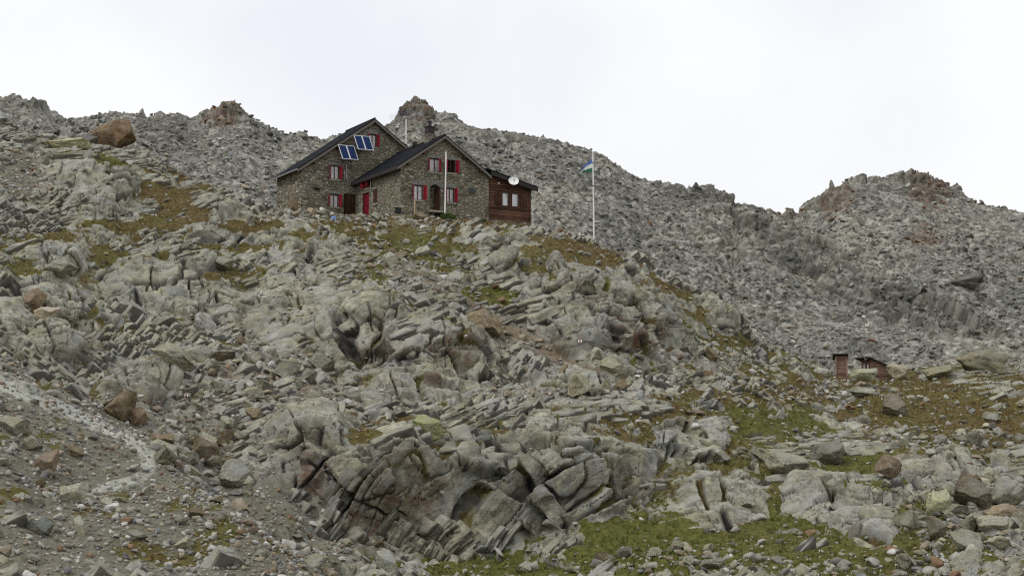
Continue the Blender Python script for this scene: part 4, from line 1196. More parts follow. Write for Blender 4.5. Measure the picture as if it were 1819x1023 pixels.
RU, PL, DK, GR, LI, BR = (.66, .47, .36), (1.30, 1.27, 1.2), (.50, .49, .48), (.85, .85, .82), (.84, .84, .72), (.62, .48, .36)
NOTABLE = [
 (186,268,82,64,(.58,.36,.23),'huge rust-brown boulder tilted on the left skyline',0,10,(0,18)),
 (128,250,52,26,(.5,.46,.52),'dark purplish boulder wedged beside the huge rust-brown one',1,0,(0,5)),
 (92,268,100,30,(1.15,1.1,.8),'broad flat yellowish slab below the dark purplish boulder',2,0,(0,-6)),
 (858,592,80,46,BR,'brown blocky boulder beside the footway halfway up the slope',3,20,(5,10)),
 (1268,642,34,26,BR,'brown angular boulder above the grass left of the outhouses',4,40,(0,15)),
 (1590,738,50,40,(.75,.62,.58),'reddish-grey rounded boulder alone on the brown turf',5,0,(0,0)),
 (1480,826,72,44,(.72,.72,.68),'dark grey angular boulder standing on green turf',6,30,(0,-8)),
 (1402,842,110,38,(.8,.78,.72),'long wedge-shaped slab with a shadowed underside on the turf',7,0,(0,10)),
 (1582,850,66,42,(.55,.40,.32),'dark brown boulder beside the pale smooth slab',8,15,(0,4)),
 (1757,664,96,46,(.62,.56,.46),'big humped boulder with orange-brown face by the right skyline of the shelf',9,0,(0,6)),
 (1678,672,60,22,(.80,.76,.58),'low lichen-green pointed boulder left of the orange-faced one',10,0,(0,-10)),
 (78,842,50,42,(.85,.64,.54),'rusty pinkish boulder on the near moraine slope',11,25,(0,-12)),
 (126,894,46,40,PL,'whitish boulder sitting at the end of the grey path',0,60,(0,10)),
 (66,950,46,32,(.55,.60,.66),'blue-grey boulder near the lower left corner',1,20,(0,15)),
 (141,950,24,34,PL,'small pale upright stone on the moraine below the path',2,0,(0,0)),
 (50,800,44,28,(1.3,1.2,1.1),'pale boulder on the moraine above the rusty pinkish one',3,80,(0,10)),
 (134,812,36,22,BR,'brown flat boulder among moraine stones',4,50,(0,0)),
 (418,866,64,52,(.85,.87,.92),'bluish-grey upright block at the mouth of the gully',5,10,(0,-10)),
 (214,744,66,48,(.85,.66,.46),'brown bulging boulder just above the grey path',6,0,(0,-18)),
 (251,758,42,34,(.85,.58,.42),'brown boulder with a white paint spot above the path',7,35,(0,-8)),
 (292,646,80,34,(.85,.82,.75),'tilted slab overhanging a black hollow on the left slope',8,0,(0,22)),
 (340,652,66,42,(.92,.9,.85),'grey block right of the tilted overhanging slab',9,15,(0,8)),
 (47,558,58,40,(.85,.62,.48),'brown wedge-shaped block near the left edge',10,0,(0,-28)),
 (66,566,46,24,(1.35,1.15,1.05),'pinkish pale block leaning under the brown wedge',11,20,(0,5)),
 (80,492,66,34,(1.1,1.1,1.02),'pale flat-topped block on the left slope',0,0,(0,4)),
 (379,480,54,24,(.85,.84,.78),'flat slab with a dark hollow beneath on the upper left slope',1,0,(0,8)),
 (752,778,48,44,(.92,.98,.58),'boulder covered in yellow-green lichen above the low cliffs',2,30,(0,-15)),
 (514,372,20,30,RU,'upright rusty block beside the left corner of the hut',3,0,(0,0)),
 (551,386,28,18,(1.4,1.15,1.0),'pinkish block in front of the brown side door',4,20,(0,0)),
 (1732,894,76,46,(.65,.58,.52),'dark overhanging boulder in the lower right boulder heap',5,0,(0,6)),
 (1672,914,52,46,(1.0,1.02,.75),'lichen-covered boulder left of the dark overhanging one',6,40,(0,0)),
 (1664,956,46,36,(.8,.72,.62),'brown-grey block at the left foot of the boulder heap',7,15,(0,12)),
 (1796,898,84,54,(1.25,1.25,1.22),'large pale smooth boulder at the right edge',8,0,(0,-6)),
 (1782,930,66,36,(.88,.70,.54),'orange-brown boulder below the large pale one at the right edge',9,20,(0,0)),
 (1766,948,66,32,(.95,.92,.86),'long grey boulder below the orange-brown one',10,0,(0,4)),
 (1722,948,48,36,(.95,.95,.8),'grey pointed boulder in the middle of the boulder heap',11,70,(0,20)),
 (1263,1012,42,22,(1.1,1.1,1.0),'grey stone lying on green turf at the lower edge',0,0,(0,0)),
 (936,1018,34,20,(1.1,1.1,1.05),'low pale stone on the turf below the cliffs',1,20,(0,0)),
 (680,1020,44,44,(.9,.93,.98),'bluish-grey block at the bottom edge left of the turf',2,0,(0,8)),
 (1318,902,46,26,(.9,.9,.85),'flat grey boulder on the crest of the cracked slab',3,0,(0,0)),
 (1540,705,60,20,(1.1,1.1,1.0),'pale flat ledge stone on the brown turf below the shed',4,0,(0,-5)),
 (1546,678,56,28,(.9,.92,.75),'greenish block half hiding the foot of the low shed',6,20,(0,6)),
 (1598,675,58,30,(.95,.85,.72),'pinkish-grey block at the right end of the low shed',7,40,(0,-8)),
 (1466,670,40,18,(1.1,1.1,1.08),'pale flat stone just left of the outhouse',8,0,(0,10)),
 (1090,660,46,26,(.9,.88,.75),'grey block above the footway end',5,10,(0,0)),
]
for (px, py, w, h, c, lab, sh, rz, tl) in NOTABLE:
    boulder(px, py, w, h, c, lab, None, sh, rz, tl)
boulder(1718, 514, 84, 30, (.45, .44, .46), 'large dark boulder lying on the far scree below the right peak', None, 6, 0, (0, -6), far=True)

# the largest of the ordinary boulders, by the ground they lie on
def lesser():
    groups = [
     ('gravel', 48, .42, 'weathered boulder among smaller stones on the near moraine', 'boulders on the near moraine', lambda: FGP['gv'] * (1 - FGP['trail']) * (FGP['tr'] > 2)),
     ('rubble_l', 60, .62, 'angular grey boulder in the rubble gully on the left slope', 'boulders in the left rubble gully', lambda: FGP['rb'] * (UU < 640) * (VV > 520)),
     ('rubble_m', 45, .6, 'grey boulder in the rubble band across the middle slope', 'boulders in the middle rubble band', lambda: FGP['rb'] * (UU > 640) * (UU < 1300) * (VV > 430)),
     ('heap', 40, .62, 'grey boulder heaped with others at the lower right', 'boulders of the lower right heap', lambda: FGP['rb'] * (UU > 1600) * (VV > 780)),
     ('turf', 42, .5, 'grey stone lying loose on the turf at the right', 'stones on the right-hand turf', lambda: FGP['gs'] * (UU > 1050) * (VV > 690)),
     ('terrace', 24, .42, 'broken stone lying on the terrace before the hut', 'stones on the hut terrace', lambda: FGP['rb'] * (VV < 420) * (UU > 480) * (UU < 900)),
    ]
    for key, n, sz, lab, grp, f in groups:
        w = f() * inview * (1 - FGP['pad'])
        ids = pick(FGP['P'], w, n)
        for k in ids:
            p = Vector(Vf[k].tolist())
            s = sz * (1 - random.random()) ** -.38
            s = min(s, sz * 2.4)
            tone = random.uniform(.7, 1.25)
            c = random.choice([GR, GR, (1.2, 1.18, 1.1), LI, BR, (1.05, .98, .85)] + ([PL, (1.1, .92, .78)] if key == 'gravel' else []))
            boulder(0, 0, 0, 0, tuple(x * tone for x in c), lab, grp, random.randrange(12), random.uniform(0, 360), (random.gauss(0, 14), random.gauss(0, 14)),
                    pos=p, size=(s, s * random.uniform(.4, .8)), depth=random.uniform(.6, .95), sink=.2)
lesser()

# ------------------------------------------------------------------ the hut
RZ = math.radians(30)
R0 = (float(HUT_R[0]), float(HUT_R[1]), 15.5)
hut = thing('mountain_hut', 'stone mountain hut with two gables, black roofs, red shutters and a timber annex', 'hut', R0, RZ)
# local frame: x along the gables, y towards the back, z up. The rear wing's corner in that frame:
dl = HUT_L - HUT_R
LX, LY, LZ = float(dl @ UX), float(dl @ VX), 16.75 - 15.5

def cut(o, cutters):
    """sink openings into a wall"""
    mb = MB()
    for c in cutters:
        if len(c) == 6: mb.box(*c)
        else: mb.add(*c)
    co_ = mb.build('cutter', M['dark']); co_.parent = o.parent
    md = o.modifiers.new('openings', 'BOOLEAN'); md.operation = 'DIFFERENCE'; md.object = co_; md.solver = 'EXACT'
    bpy.context.view_layer.update()
    dg = bpy.context.evaluated_depsgraph_get()
    me = bpy.data.meshes.new_from_object(o.evaluated_get(dg), depsgraph=dg)
    o.modifiers.clear(); o.data = me
    bpy.data.objects.remove(co_)

class Frame:
    """a wall face: origin, horizontal direction and outward normal in the hut's frame"""
    def __init__(s, o, d, n): s.o, s.d, s.n = Vector(o), Vector(d), Vector(n)
    def m(s):
        z = Vector((0, 0, 1))
        return Matrix((( s.d.x, -s.n.x, z.x, s.o.x), (s.d.y, -s.n.y, z.y, s.o.y), (s.d.z, -s.n.z, z.z, s.o.z), (0, 0, 0, 1)))
    def box(s, mb, a0, a1, d0, d1, z0, z1):     # d: depth into the wall (negative = proud)
        return mb.box(a0, a1, d0, d1, z0, z1, s.m())

FR = Frame((0, 0, 0), (1, 0, 0), (0, -1, 0))                     # front gable
FL = Frame((LX, LY, LZ), (1, 0, 0), (0, -1, 0))                  # rear wing gable
FS = Frame((0, 0, 0), (0, 1, 0), (-1, 0, 0))                     # left side of the front wing (a = distance back)
AX = Frame((0, .12, 0), (1, 0, 0), (0, -1, 0))                   # annex front

WR, DR, ER, AR, RR = 7.55, 8.15, 3.58, 3.72, 6.02                # front wing: width, depth, wall heights
w1 = MB().prism([(0, -1.6), (WR, -1.6), (WR, 3.42), (3.68, 5.98), (0, 3.50)], 0, LY + .10).build('wall', M['masonry'], hut)
WL, DL = 12.55, 5.3
w2 = MB().prism([(LX, LZ - 1.8), (LX + WL, LZ - 1.8), (LX + WL, LZ + 2.9), (LX + 6.26, LZ + 7.25), (LX, LZ + 2.95)], LY, LY + DL).build('wall', M['masonry'], hut)

def pocket(fr, a0, a1, z0, z1, deep=.24):
    mb = MB(); fr.box(mb, a0, a1, -.05, deep, z0, z1); return (mb.v, mb.f)

def leaf(fr, hinge, z0, z1, width, ang, side, mat, parent, name='shutter', bands=True):
    """shutter leaf hinged at 'hinge', swung out by ang degrees; side -1: the left leaf"""
    mb = MB(); t = math.radians(ang)
    # closed leaf points inwards over the opening; swing about the hinge
    dirx = -side * math.cos(t) ; diry = -math.sin(t)
    M1 = Matrix(((dirx, -diry * side, 0, hinge), (diry, dirx * side, 0, -.02), (0, 0, 1, 0), (0, 0, 0, 1)))
    mm = fr.m() @ M1
    mb.box(0.01, width, -.018, .018, z0 + .02, z1 - .02, mm)
    if bands:
        for zb in (z0 + .18, z1 - .28): mb.box(.03, width - .03, -.032, .032, zb, zb + .09, mm)
    return mb.build(name, mat, parent)

def window(fr, a0, a1, z0, z1, red=True, left=122, right=104, pane=True, lintel=True, sill=True, shutters=True, bars=2, open_sash=False):
    """part window > frame, pane, shutter, lintel, sill; the pocket itself is cut by the caller"""
    deep = .17
    mb = MB(); t = .06
    fr.box(mb, a0 + .003, a1 - .003, deep - .03, deep + .05, z0 + .003, z0 + t); fr.box(mb, a0 + .003, a1 - .003, deep - .03, deep + .05, z1 - t, z1 - .003)
    fr.box(mb, a0 + .003, a0 + t, deep - .03, deep + .05, z0 + t, z1 - t); fr.box(mb, a1 - t, a1 - .003, deep - .03, deep + .05, z0 + t, z1 - t)
    mid = (a0 + a1) / 2
    fr.box(mb, mid - .035, mid + .035, deep - .035, deep + .05, z0 + t, z1 - t)
    w = mb.build('window', M['frame_dark'] if red != 'brown' else M['frame_dark'], hut)
    for (b0, b1) in ((a0 + t, mid - .035), (mid + .035, a1 - t)):
        if pane:
            mb = MB(); fr.box(mb, b0 + .002, b1 - .002, deep + .01, deep + .035, z0 + t + .002, z1 - t - .002); mb.build('pane', M['glass'], w)
            mb = MB(); q = .02
            fr.box(mb, b0 + .002, b0 + .03, deep - .012, deep + .008, z0 + t + .002, z1 - t - .002); fr.box(mb, b1 - .03, b1 - .002, deep - .012, deep + .008, z0 + t + .002, z1 - t - .002)
            for k in range(1, bars + 1):
                zz = z0 + t + (z1 - z0 - 2 * t) * k / (bars + 1); fr.box(mb, b0 + .031, b1 - .031, deep - .010, deep + .008, zz - .016, zz + .016)
            mb.build('sash', M['frame_white'], w)
        else:
            mb = MB(); fr.box(mb, b0 + .002, b1 - .002, deep + .03, deep + .045, z0 + t + .002, z1 - t - .002); mb.build('pane', M['dark'], w)  # no glass here: dark sheet painted as the shade inside the opening
    if shutters:
        wd = (a1 - a0) / 2
        leaf(fr, a0 - .01, z0, z1, wd, left, -1, M['red'], w); leaf(fr, a1 + .01, z0, z1, wd, right, 1, M['red'], w)
    if lintel:
        mb = MB(); fr.box(mb, a0 - .16, a1 + .16, -.025, .2, z1 + .002, z1 + .26); mb.build('lintel', M['lintel'], w, .02)
    if sill:
        mb = MB(); fr.box(mb, a0 - .12, a1 + .12, -.07, .15, z0 - .13, z0 - .002); mb.build('sill', M['sill'], w, .015)
    return w

# openings
front_w = [(1.12, 1.90, 1.05, 2.18), (3.86, 4.55, 1.08, 2.18), (2.44, 3.36, 3.30, 4.34), (3.92, 4.64, 3.36, 4.34)]
doorR = (2.46, 3.38, -.3, 2.12)
def arch_pocket(fr, a0, a1, z0, z1, rise, deep):
    n = 10; prof = [(a0, z0), (a1, z0)] + [(a1 - (a1 - a0) * k / n, z1 + rise * math.sin(math.pi * k / n)) for k in range(n + 1)]
    mb = MB(); mb.prism(prof, -.05, deep); m_ = fr.m()
    return ([m_ @ Vector(p) for p in mb.v], mb.f)
side_w = [(5.66, 6.43, 2.70, 3.30), (4.10, 4.90, 1.27, 2.38)]
side_d = (5.70, 6.95, .55, 2.36)
cut(w1, [pocket(FR, *w) for w in front_w] + [arch_pocket(FR, *doorR, .22, .9)] + [pocket(FS, *w) for w in side_w] + [pocket(FS, *side_d, .3)])
rear_w = [(2.47, 3.20, .10, 1.12), (2.50, 3.22, 2.32, 3.42), (5.78, 6.44, 5.22, 6.26)]
doorL = (3.62, 4.66, -.5, 1.24)
cut(w2, [pocket(FL, *w) for w in rear_w] + [pocket(FL, *doorL, .25)] + [pocket(FL, 1.08, 1.62, 1.18, 1.50, .3)])

window(FR, *front_w[0]); window(FR, *front_w[1], left=112); window(FR, *front_w[2], left=122, right=48); window(FR, *front_w[3], left=112, right=112, pane=False)
window(FL, *rear_w[0]); window(FL, *rear_w[1]); window(FL, *rear_w[2])
window(FS, *side_w[0], left=120, right=100, pane=False, sill=True, lintel=True)
# boarded window on the side of the front wing
wb = MB(); FS.box(wb, 4.103, 4.897, .05, .09, 1.273, 2.377); wbo = wb.build('window', M['shutter_wood'], hut, label='boarded brown window')
mb = MB(); FS.box(mb, 4.0, 5.0, -.06, .15, 1.14, 1.268); mb.build('sill', M['sill'], wbo, .015)

# doors
def board_door(fr, a0, a1, z0, z1, depth, mat, label=None):
    mb = MB(); fr.box(mb, a0 + .07, a1 - .07, depth, depth + .05, z0, z1 - .07)
    d = mb.build('door', mat, hut)
    if label: d['label'] = label
    mb = MB(); fr.box(mb, a0 + .003, a0 + .068, depth - .06, depth + .08, z0, z1 - .003); fr.box(mb, a1 - .068, a1 - .003, depth - .06, depth + .08, z0, z1 - .003); fr.box(mb, a0 + .07, a1 - .07, depth - .06, depth + .08, z1 - .068, z1 - .003)
    mb.build('door_frame', M['frame_dark'], d)
    mb = MB(); zc = max(z0, 0) + 1.0
    p = [fr.m() @ Vector((a1 - .2, depth - .06, zc)), fr.m() @ Vector((a1 - .2, depth, zc)), fr.m() @ Vector((a1 - .2, depth - .06, zc)), fr.m() @ Vector((a1 - .34, depth - .06, zc))]
    mb.tube(p[:2], .015, 6).tube(p[2:], .015, 6); mb.build('handle', M['rustmetal'], d)
    return d
board_door(FL, *doorL, .12, M['door_wood'], 'wide brown board door')
board_door(FS, *side_d, .10, plain('red_paint_toned_for_light', (.17, .008, .02), .6, .2, 0, .3, 4), 'red side door')  # red darkened to offset the stronger light on this side wall
# front door: dark passage, leaf standing open against the right jamb, arch of grey stones
mb = MB(); t = math.radians(82)
mm = FR.m() @ Matrix(((-math.cos(t), math.sin(t), 0, 3.36), (math.sin(t) * .9, -math.cos(t), 0, .18), (0, 0, 1, 0), (0, 0, 0, 1)))
mb.box(0, .68, -.02, .03, 0.2, 2.08, mm); fd = mb.build('door', wood_material('front_door_boards', (.07, .032, .018), (.20, .10, .06), .15, 'X'), hut, label='brown front door standing open')
mb = MB(); mb.box(.55, .58, -.07, -.02, 1.1, 1.13, mm); mb.build('handle', M['rustmetal'], fd)
mb = MB(); n = 9; a0, a1 = doorR[0], doorR[1]; cx = (a0 + a1) / 2
for k in range(n):
    t0, t1 = math.pi * k / n + .03, math.pi * (k + 1) / n - .03
    ri, ro = (a1 - a0) / 2 + .02, (a1 - a0) / 2 + .30
    pts = [(cx - ri * math.cos(t0), 2.10 + .24 * math.sin(t0)), (cx - ri * math.cos(t1), 2.10 + .24 * math.sin(t1)), (cx - ro * math.cos(t1), 2.10 + .56 * math.sin(t1)), (cx - ro * math.cos(t0), 2.10 + .56 * math.sin(t0))]
    mb.prism(pts[::-1], -.03, .2)
mb.build('door_arch', M['lintel'], hut, .015)
mb = MB(); FR.box(mb, 2.3, 3.55, -.45, .3, .16, .30); mb.build('doorstep', M['sill'], hut, .02)
mb = MB(); FR.box(mb, 5.80, 6.38, -.04, -.002, 1.92, 2.27); mb.build('plaque', M['plaque'], hut, .01)

# roofs
def slab(p, q, y0, y1, thick):
    """roof plane from eave p to ridge q (x, z), between depths y0 and y1 (may differ at eave and ridge)"""
    (x0, z0), (x1, z1) = p, q
    ya0, ya1 = y0 if isinstance(y0, tuple) else (y0, y0); yb0, yb1 = y1 if isinstance(y1, tuple) else (y1, y1)
    vs = [(x0, ya0, z0), (x1, ya1, z1), (x1, yb1, z1), (x0, yb0, z0)]
    vs = vs + [(x, y, z - thick) for x, y, z in vs]
    return vs, [(0, 1, 2, 3), (7, 6, 5, 4), (0, 4, 5, 1), (1, 5, 6, 2), (2, 6, 7, 3), (3, 7, 4, 0)]

def roof(xl, zl, xr, zr, xa, za, y0, y1, yb_l=None, name='roof', chim=None):
    mb = MB()
    v, f = slab((xl, zl), (xa, za), y0, (y1 if yb_l is None else yb_l, y1), .15); mb.add(v, f)
    v, f = slab((xr, zr), (xa + .001, za), y0, y1, .15); mb.add(v, [tuple(reversed(k)) for k in f])
    r = mb.build(name, M['roof'], hut)
    # bargeboards under the rakes
    for (xe, ze) in ((xl, zl), (xr, zr)):
        mb = MB()
        vs = [(xe, y0 - .012, ze - .10), (xa, y0 - .012, za - .10), (xa, y0 - .012, za - .30), (xe, y0 - .012, ze - .30)]
        vs += [(x, y + .05, z) for x, y, z in vs]
        mb.add(vs, [(0, 1, 2, 3), (7, 6, 5, 4), (0, 4, 5, 1), (1, 5, 6, 2), (2, 6, 7, 3), (3, 7, 4, 0)])
        mb.build('bargeboard', M['barge'], r)
    return r
OV = -.35
rL = roof(LX - .42, LZ + 2.86, LX + 12.9, LZ + 2.80, LX + 6.13, LZ + 7.50, LY + OV, LY + 5.55)
rR = roof(-.43, 3.44, 7.62, 3.44, 3.57, 6.18, OV, LY + .15)
# gutter along the rear wing's eave, fascia on the front wing's
mb = MB(); mb.tube([(LX - .48, LY + OV, LZ + 2.76), (LX - .48, LY + 5.55, LZ + 2.76)], .055, 8); mb.build('gutter', M['gutter'], rL)
mb = MB(); mb.box(-.47, -.435, OV, LY - .02, 3.14, 3.42); mb.build('fascia', M['fascia'], rR)
mb = MB(); mb.tube([(LX + 6.13, LY + OV, LZ + 7.52), (LX + 6.13, LY + 5.55, LZ + 7.52)], .07, 8); mb.build('ridge_cap', M['fascia'], rL)
mb = MB(); mb.tube([(3.57, OV, 6.20), (3.57, LY, 6.20)], .07, 8); mb.build('ridge_cap', M['fascia'], rR)
# purlin ends under the gables
for (fr, xs) in ((FR, [(.55, 3.72), (1.9, 4.62), (5.3, 4.66), (6.7, 3.72)]), (FL, [(1.0, 3.45), (3.0, 4.82), (9.3, 4.86)])):
    for a, z in xs:
        mb = MB(); fr.box(mb, a - .08, a + .08, -.30, .1, z - .1, z + .08); mb.build('beam_end', M['frame_dark'], hut)
# chimney with a rusty cowl
mb = MB(); mb.box(3.18, 3.76, 1.75, 2.45, 5.7, 6.62); ch = mb.build('chimney', M['masonry'], rR, .02)
mb = MB(); mb.box(3.20, 3.74, 1.78, 2.42, 6.621, 7.16); mb.box(3.14, 3.80, 1.72, 2.48, 7.161, 7.22); mb.tube([(3.47, 2.1, 7.22), (3.47, 2.1, 7.62)], .13, 10); mb.tube([(3.47, 2.1, 7.62), (3.47, 2.1, 7.74)], .19, 10, .05); mb.build('cowl', M['rustmetal'], rR)
mb = MB(); mb.tube([(3.92, 1.6, 6.0), (3.92, 1.6, 6.55)], .06, 8); mb.build('vent_pipe', M['gutter'], rR)
mb = MB(); mb.box(3.3, 3.62, 4.55, 4.85, 6.1, 6.42); mb.tube([(3.46, 4.7, 6.42), (3.46, 4.7, 6.55)], .1, 8, .04); mb.build('vent_cap', M['fascia'], rR)
# drainpipes
mb = MB(); p = FL.m()
mb.tube([p @ Vector((3.80, -.08, 3.55)), p @ Vector((3.82, -.08, 2.35))], .045, 8); mb.tube([p @ Vector((3.62, -.08, 3.1)), p @ Vector((3.62, -.08, 2.3))], .03, 8); mb.build('conduit', M['gutter'], hut)
mb = MB(); p = FS.m(); mb.tube([p @ Vector((5.25, -.07, 3.32)), p @ Vector((5.23, -.07, 2.45))], .045, 8); mb.build('drainpipe', M['gutter'], hut)

# timber annex
an = MB().prism([(7.60, .02), (11.38, .02), (11.38, 2.92), (7.60, 3.68)], .12, 5.4).build('annex_wall', M['timber'], hut)
aw = [(8.84, 9.32, 1.22, 2.20), (9.70, 10.22, 1.22, 2.20)]
cut(an, [pocket(AX, *w, .12) for w in aw])
mb = MB(); mb.box(7.56, 11.40, .06, 5.4, -1.6, .018); mb.build('annex_base', M['masonry'], hut)
mb = MB(); v, f = slab((11.86, 2.86), (7.25, 3.96), -.30, 5.7, .13); mb.add(v, [tuple(reversed(k)) for k in f]); ar = mb.build('annex_roof', M['roof'], hut)
mb = MB(); vs = [(11.84, -.315, 2.76), (7.60, -.315, 3.76), (7.60, -.315, 3.46), (11.84, -.315, 2.46)]; vs += [(x, y + .05, z) for x, y, z in vs]
mb.add(vs, [(0, 1, 2, 3), (7, 6, 5, 4), (0, 4, 5, 1), (1, 5, 6, 2), (2, 6, 7, 3), (3, 7, 4, 0)]); mb.build('bargeboard', M['fascia'], ar)
for (a0, a1, z0, z1) in aw:
    mb = MB(); t = .05
    AX.box(mb, a0 - .06, a1 + .06, -.035, .03, z1 - .001, z1 + .07); AX.box(mb, a0 - .06, a1 + .06, -.035, .03, z0 - .07, z0 + .001)
    AX.box(mb, a0 - .06, a0, -.033, .03, z0 + .002, z1 - .002); AX.box(mb, a1, a1 + .06, -.033, .03, z0 + .002, z1 - .002)
    w = mb.build('window', M['frame_dark'], hut)
    mb = MB(); AX.box(mb, a0 + .03, a1 - .03, .05, .07, z0 + .03, z1 - .03); mb.build('pane', M['glass'], w)
    mb = MB(); AX.box(mb, a0 + .003, a0 + .045, .02, .048, z0 + .003, z1 - .003); AX.box(mb, a1 - .045, a1 - .003, .02, .048, z0 + .003, z1 - .003); AX.box(mb, a0 + .047, a1 - .047, .02, .048, z0 + .003, z0 + .05); AX.box(mb, a0 + .047, a1 - .047, .02, .048, z1 - .05, z1 - .003); mb.build('sash', M['frame_white'], w)
for (a0, a1) in ((8.16, 8.74), (10.44, 11.04)):
    mb = MB(); AX.box(mb, a0, a1, -.06, -.015, 1.22, 2.22); AX.box(mb, a0 + .02, a1 - .02, -.085, -.06, 1.36, 1.46); AX.box(mb, a0 + .02, a1 - .02, -.085, -.06, 1.96, 2.06); mb.build('shutter', M['shutter_wood'], hut)
mb = MB(); AX.box(mb, 9.42, 9.60, -.03, .0, 1.15, 2.28); mb.build('mullion', M['shutter_wood'], hut)
for z in (2.78, 2.36, .98):
    mb = MB(); AX.box(mb, 7.62, 11.36, -.05, -.002, z, z + .10); mb.build('rail', wood_material('pale_rail', (.06, .028, .018), (.22, .11, .07), 9.0) if z > 2.7 else M['timber'], hut)
for x in (7.61, 11.26):
    mb = MB(); AX.box(mb, x, x + .13, -.07, -.003, .03, 2.9 if x > 9 else 3.3); mb.build('corner_post', M['timber'], hut)
mb = MB(); p = AX.m()
mb.tube([p @ Vector((8.46, -.12, 2.92)), p @ Vector((8.46, -.002, 2.92))], .055, 8); mb.build('lamp', M['white'], hut)

def to_world(x, y, z): return hut_m @ Vector((x, y, z))
hut_m = Matrix.Translation(R0) @ Matrix.Rotation(RZ, 4, 'Z')

# solar panels on brackets: each pair of modules is one tilted thing
def solar(a0, z_top, label):
    loc = to_world(LX + a0, LY - .55, LZ + z_top)
    t = thing('solar_panel', label, 'solar panel', loc, RZ, 'solar panels on the rear gable')
    # local: x right, slopes outwards towards its lower edge
    T = Matrix.Rotation(math.radians(-20), 4, 'X')
    Sh = Matrix(((1, 0, -.17, 0), (0, 1, 0, 0), (.03, 0, 1, 0), (0, 0, 0, 1)))
    T = T @ Sh
    for k in range(2):
        x0 = k * .69
        mb = MB(); mb.box(x0 + .04, x0 + .63, -.02, .0, -1.22, -.04, T); mb.build('solar_cell_panel', M['solar'], t)
        mb = MB()
        for b in ((x0, x0 + .67, -.035, .02, -.04, 0), (x0, x0 + .67, -.035, .02, -1.26, -1.222), (x0, x0 + .039, -.035, .02, -1.22, -.042), (x0 + .631, x0 + .67, -.035, .02, -1.22, -.042)): mb.box(*b, T)
        pass
        mb.build('frame', M['alu'], t)
    mb = MB()
    for x in (.2, 1.15): mb.tube([T @ Vector((x, .03, -.1)), (x, .56, -.15)], .02, 6).tube([T @ Vector((x, .03, -1.15)), (x, .56, -.9)], .02, 6)
    mb.build('bracket', M['gutter'], t)
solar(2.86, 4.98, 'pair of blue solar panels hung lower on the rear gable, above the middle window')
solar(4.18, 5.88, 'pair of blue solar panels hung higher on the rear gable, beside the attic window')

# satellite dish
def dish():
    c = to_world(9.42, -.62, 3.10)
    t = thing('satellite_dish', 'white satellite dish fixed to the front of the timber annex roof', 'satellite dish', c, RZ)
    d = Vector((-.35, -.86, .37)).normalized(); a = Vector((0, 0, 1)).cross(d).normalized(); b = d.cross(a)
    n, rings = 28, 6; vs, fs = [], []
    for side in (0, 1):
        off = len(vs)
        for r in range(rings + 1):
            rr = r / rings
            for k in range(n):
                th = 2 * math.pi * k / n
                vs.append((a * math.cos(th) * .40 * rr + b * math.sin(th) * .37 * rr) + d * (.11 * rr * rr - .11 - side * .015))
        for r in range(rings):
            for k in range(n):
                q = (off + r * n + k, off + r * n + (k + 1) % n, off + (r + 1) * n + (k + 1) % n, off + (r + 1) * n + k)
                fs.append(q if side == 0 else q[::-1])
    MB().add(vs, fs).build('dish', M['white'], t)
    mb = MB(); mb.tube([b * -.30 + d * -.02, b * -.16 + d * .34], .014, 6).tube([b * -.16 + d * .30, b * -.12 + d * .40], .035, 8); mb.build('feed_arm', M['black'], t)
    mb = MB(); mb.tube([d * -.12, d * -.3 + Vector((0, 0, -.1)), Vector((-.12, .42, -.55)), Vector((-.12, .66, -.55))], .025, 8); mb.build('mount', M['black'], t)
dish()

# masts and poles
def pole(name, label, cat, x, y, z0, z1, r, mat, lean=(0, 0), group=None, extra=None):
    t = thing(name, label, cat, to_world(x, y, z0), RZ, group)
    mb = MB(); mb.tube([(0, 0, 0), (lean[0], lean[1], z1 - z0)], r, 8, r * .85); mb.build('shaft', mat, t)
    if extra: extra(t)
    return t
def ant_extra(t):
    mb = MB(); mb.tube([(0, 0, 1.15), (0, 0, 1.40)], .07, 8); mb.build('clamp', M['black'], t)
pole('antenna_mast', 'thin white antenna mast rising where the two roofs meet', 'antenna', LX + 8.92, LY - .30, LZ + 4.3, LZ + 7.75, .055, M['white'], extra=ant_extra)
def rope_extra(t):
    mb = MB(); mb.tube([(-.10, .02, .2), (-.02, .02, 3.9)], .012, 6); mb.build('rope', M['black'], t)
    mb = MB(); mb.tube([(.095, 0, 4.42), (.095, 0, 4.52)], .07, 8); mb.build('finial', M['white'], t)
pole('pole', 'tall white pole standing before the front door', 'pole', 3.43, -.60, -.15, 4.80, .062, M['white'], (.08, 0), extra=rope_extra)
def foot_extra(t):
    mb = MB(); mb.box(-.05, .05, -.04, .04, 0, .1); mb.build('foot', M['stickwood'], t)
pole('wooden_stake', 'slim tall wooden stake leaning below the ground-floor front window', 'stake', 1.12, -.48, -.2, 1.15, .03, M['stickwood'], (-.08, .1), extra=foot_extra)
pole('wooden_stake', 'thicker short brown stake left of the slim one under the front window', 'stake', .98, -.46, -.2, .86, .055, M['stickwood'], (0, .05), extra=foot_extra)
def clip_extra(t):
    mb = MB(); mb.box(-.05, .05, -.02, .05, 2.3, 2.36); mb.build('clamp', M['black'], t)
pole('pipe', 'pale thin pipe standing at the outer corner of the timber annex', 'pipe', 11.50, .0, -.3, 3.40, .035, M['pole'], extra=clip_extra)

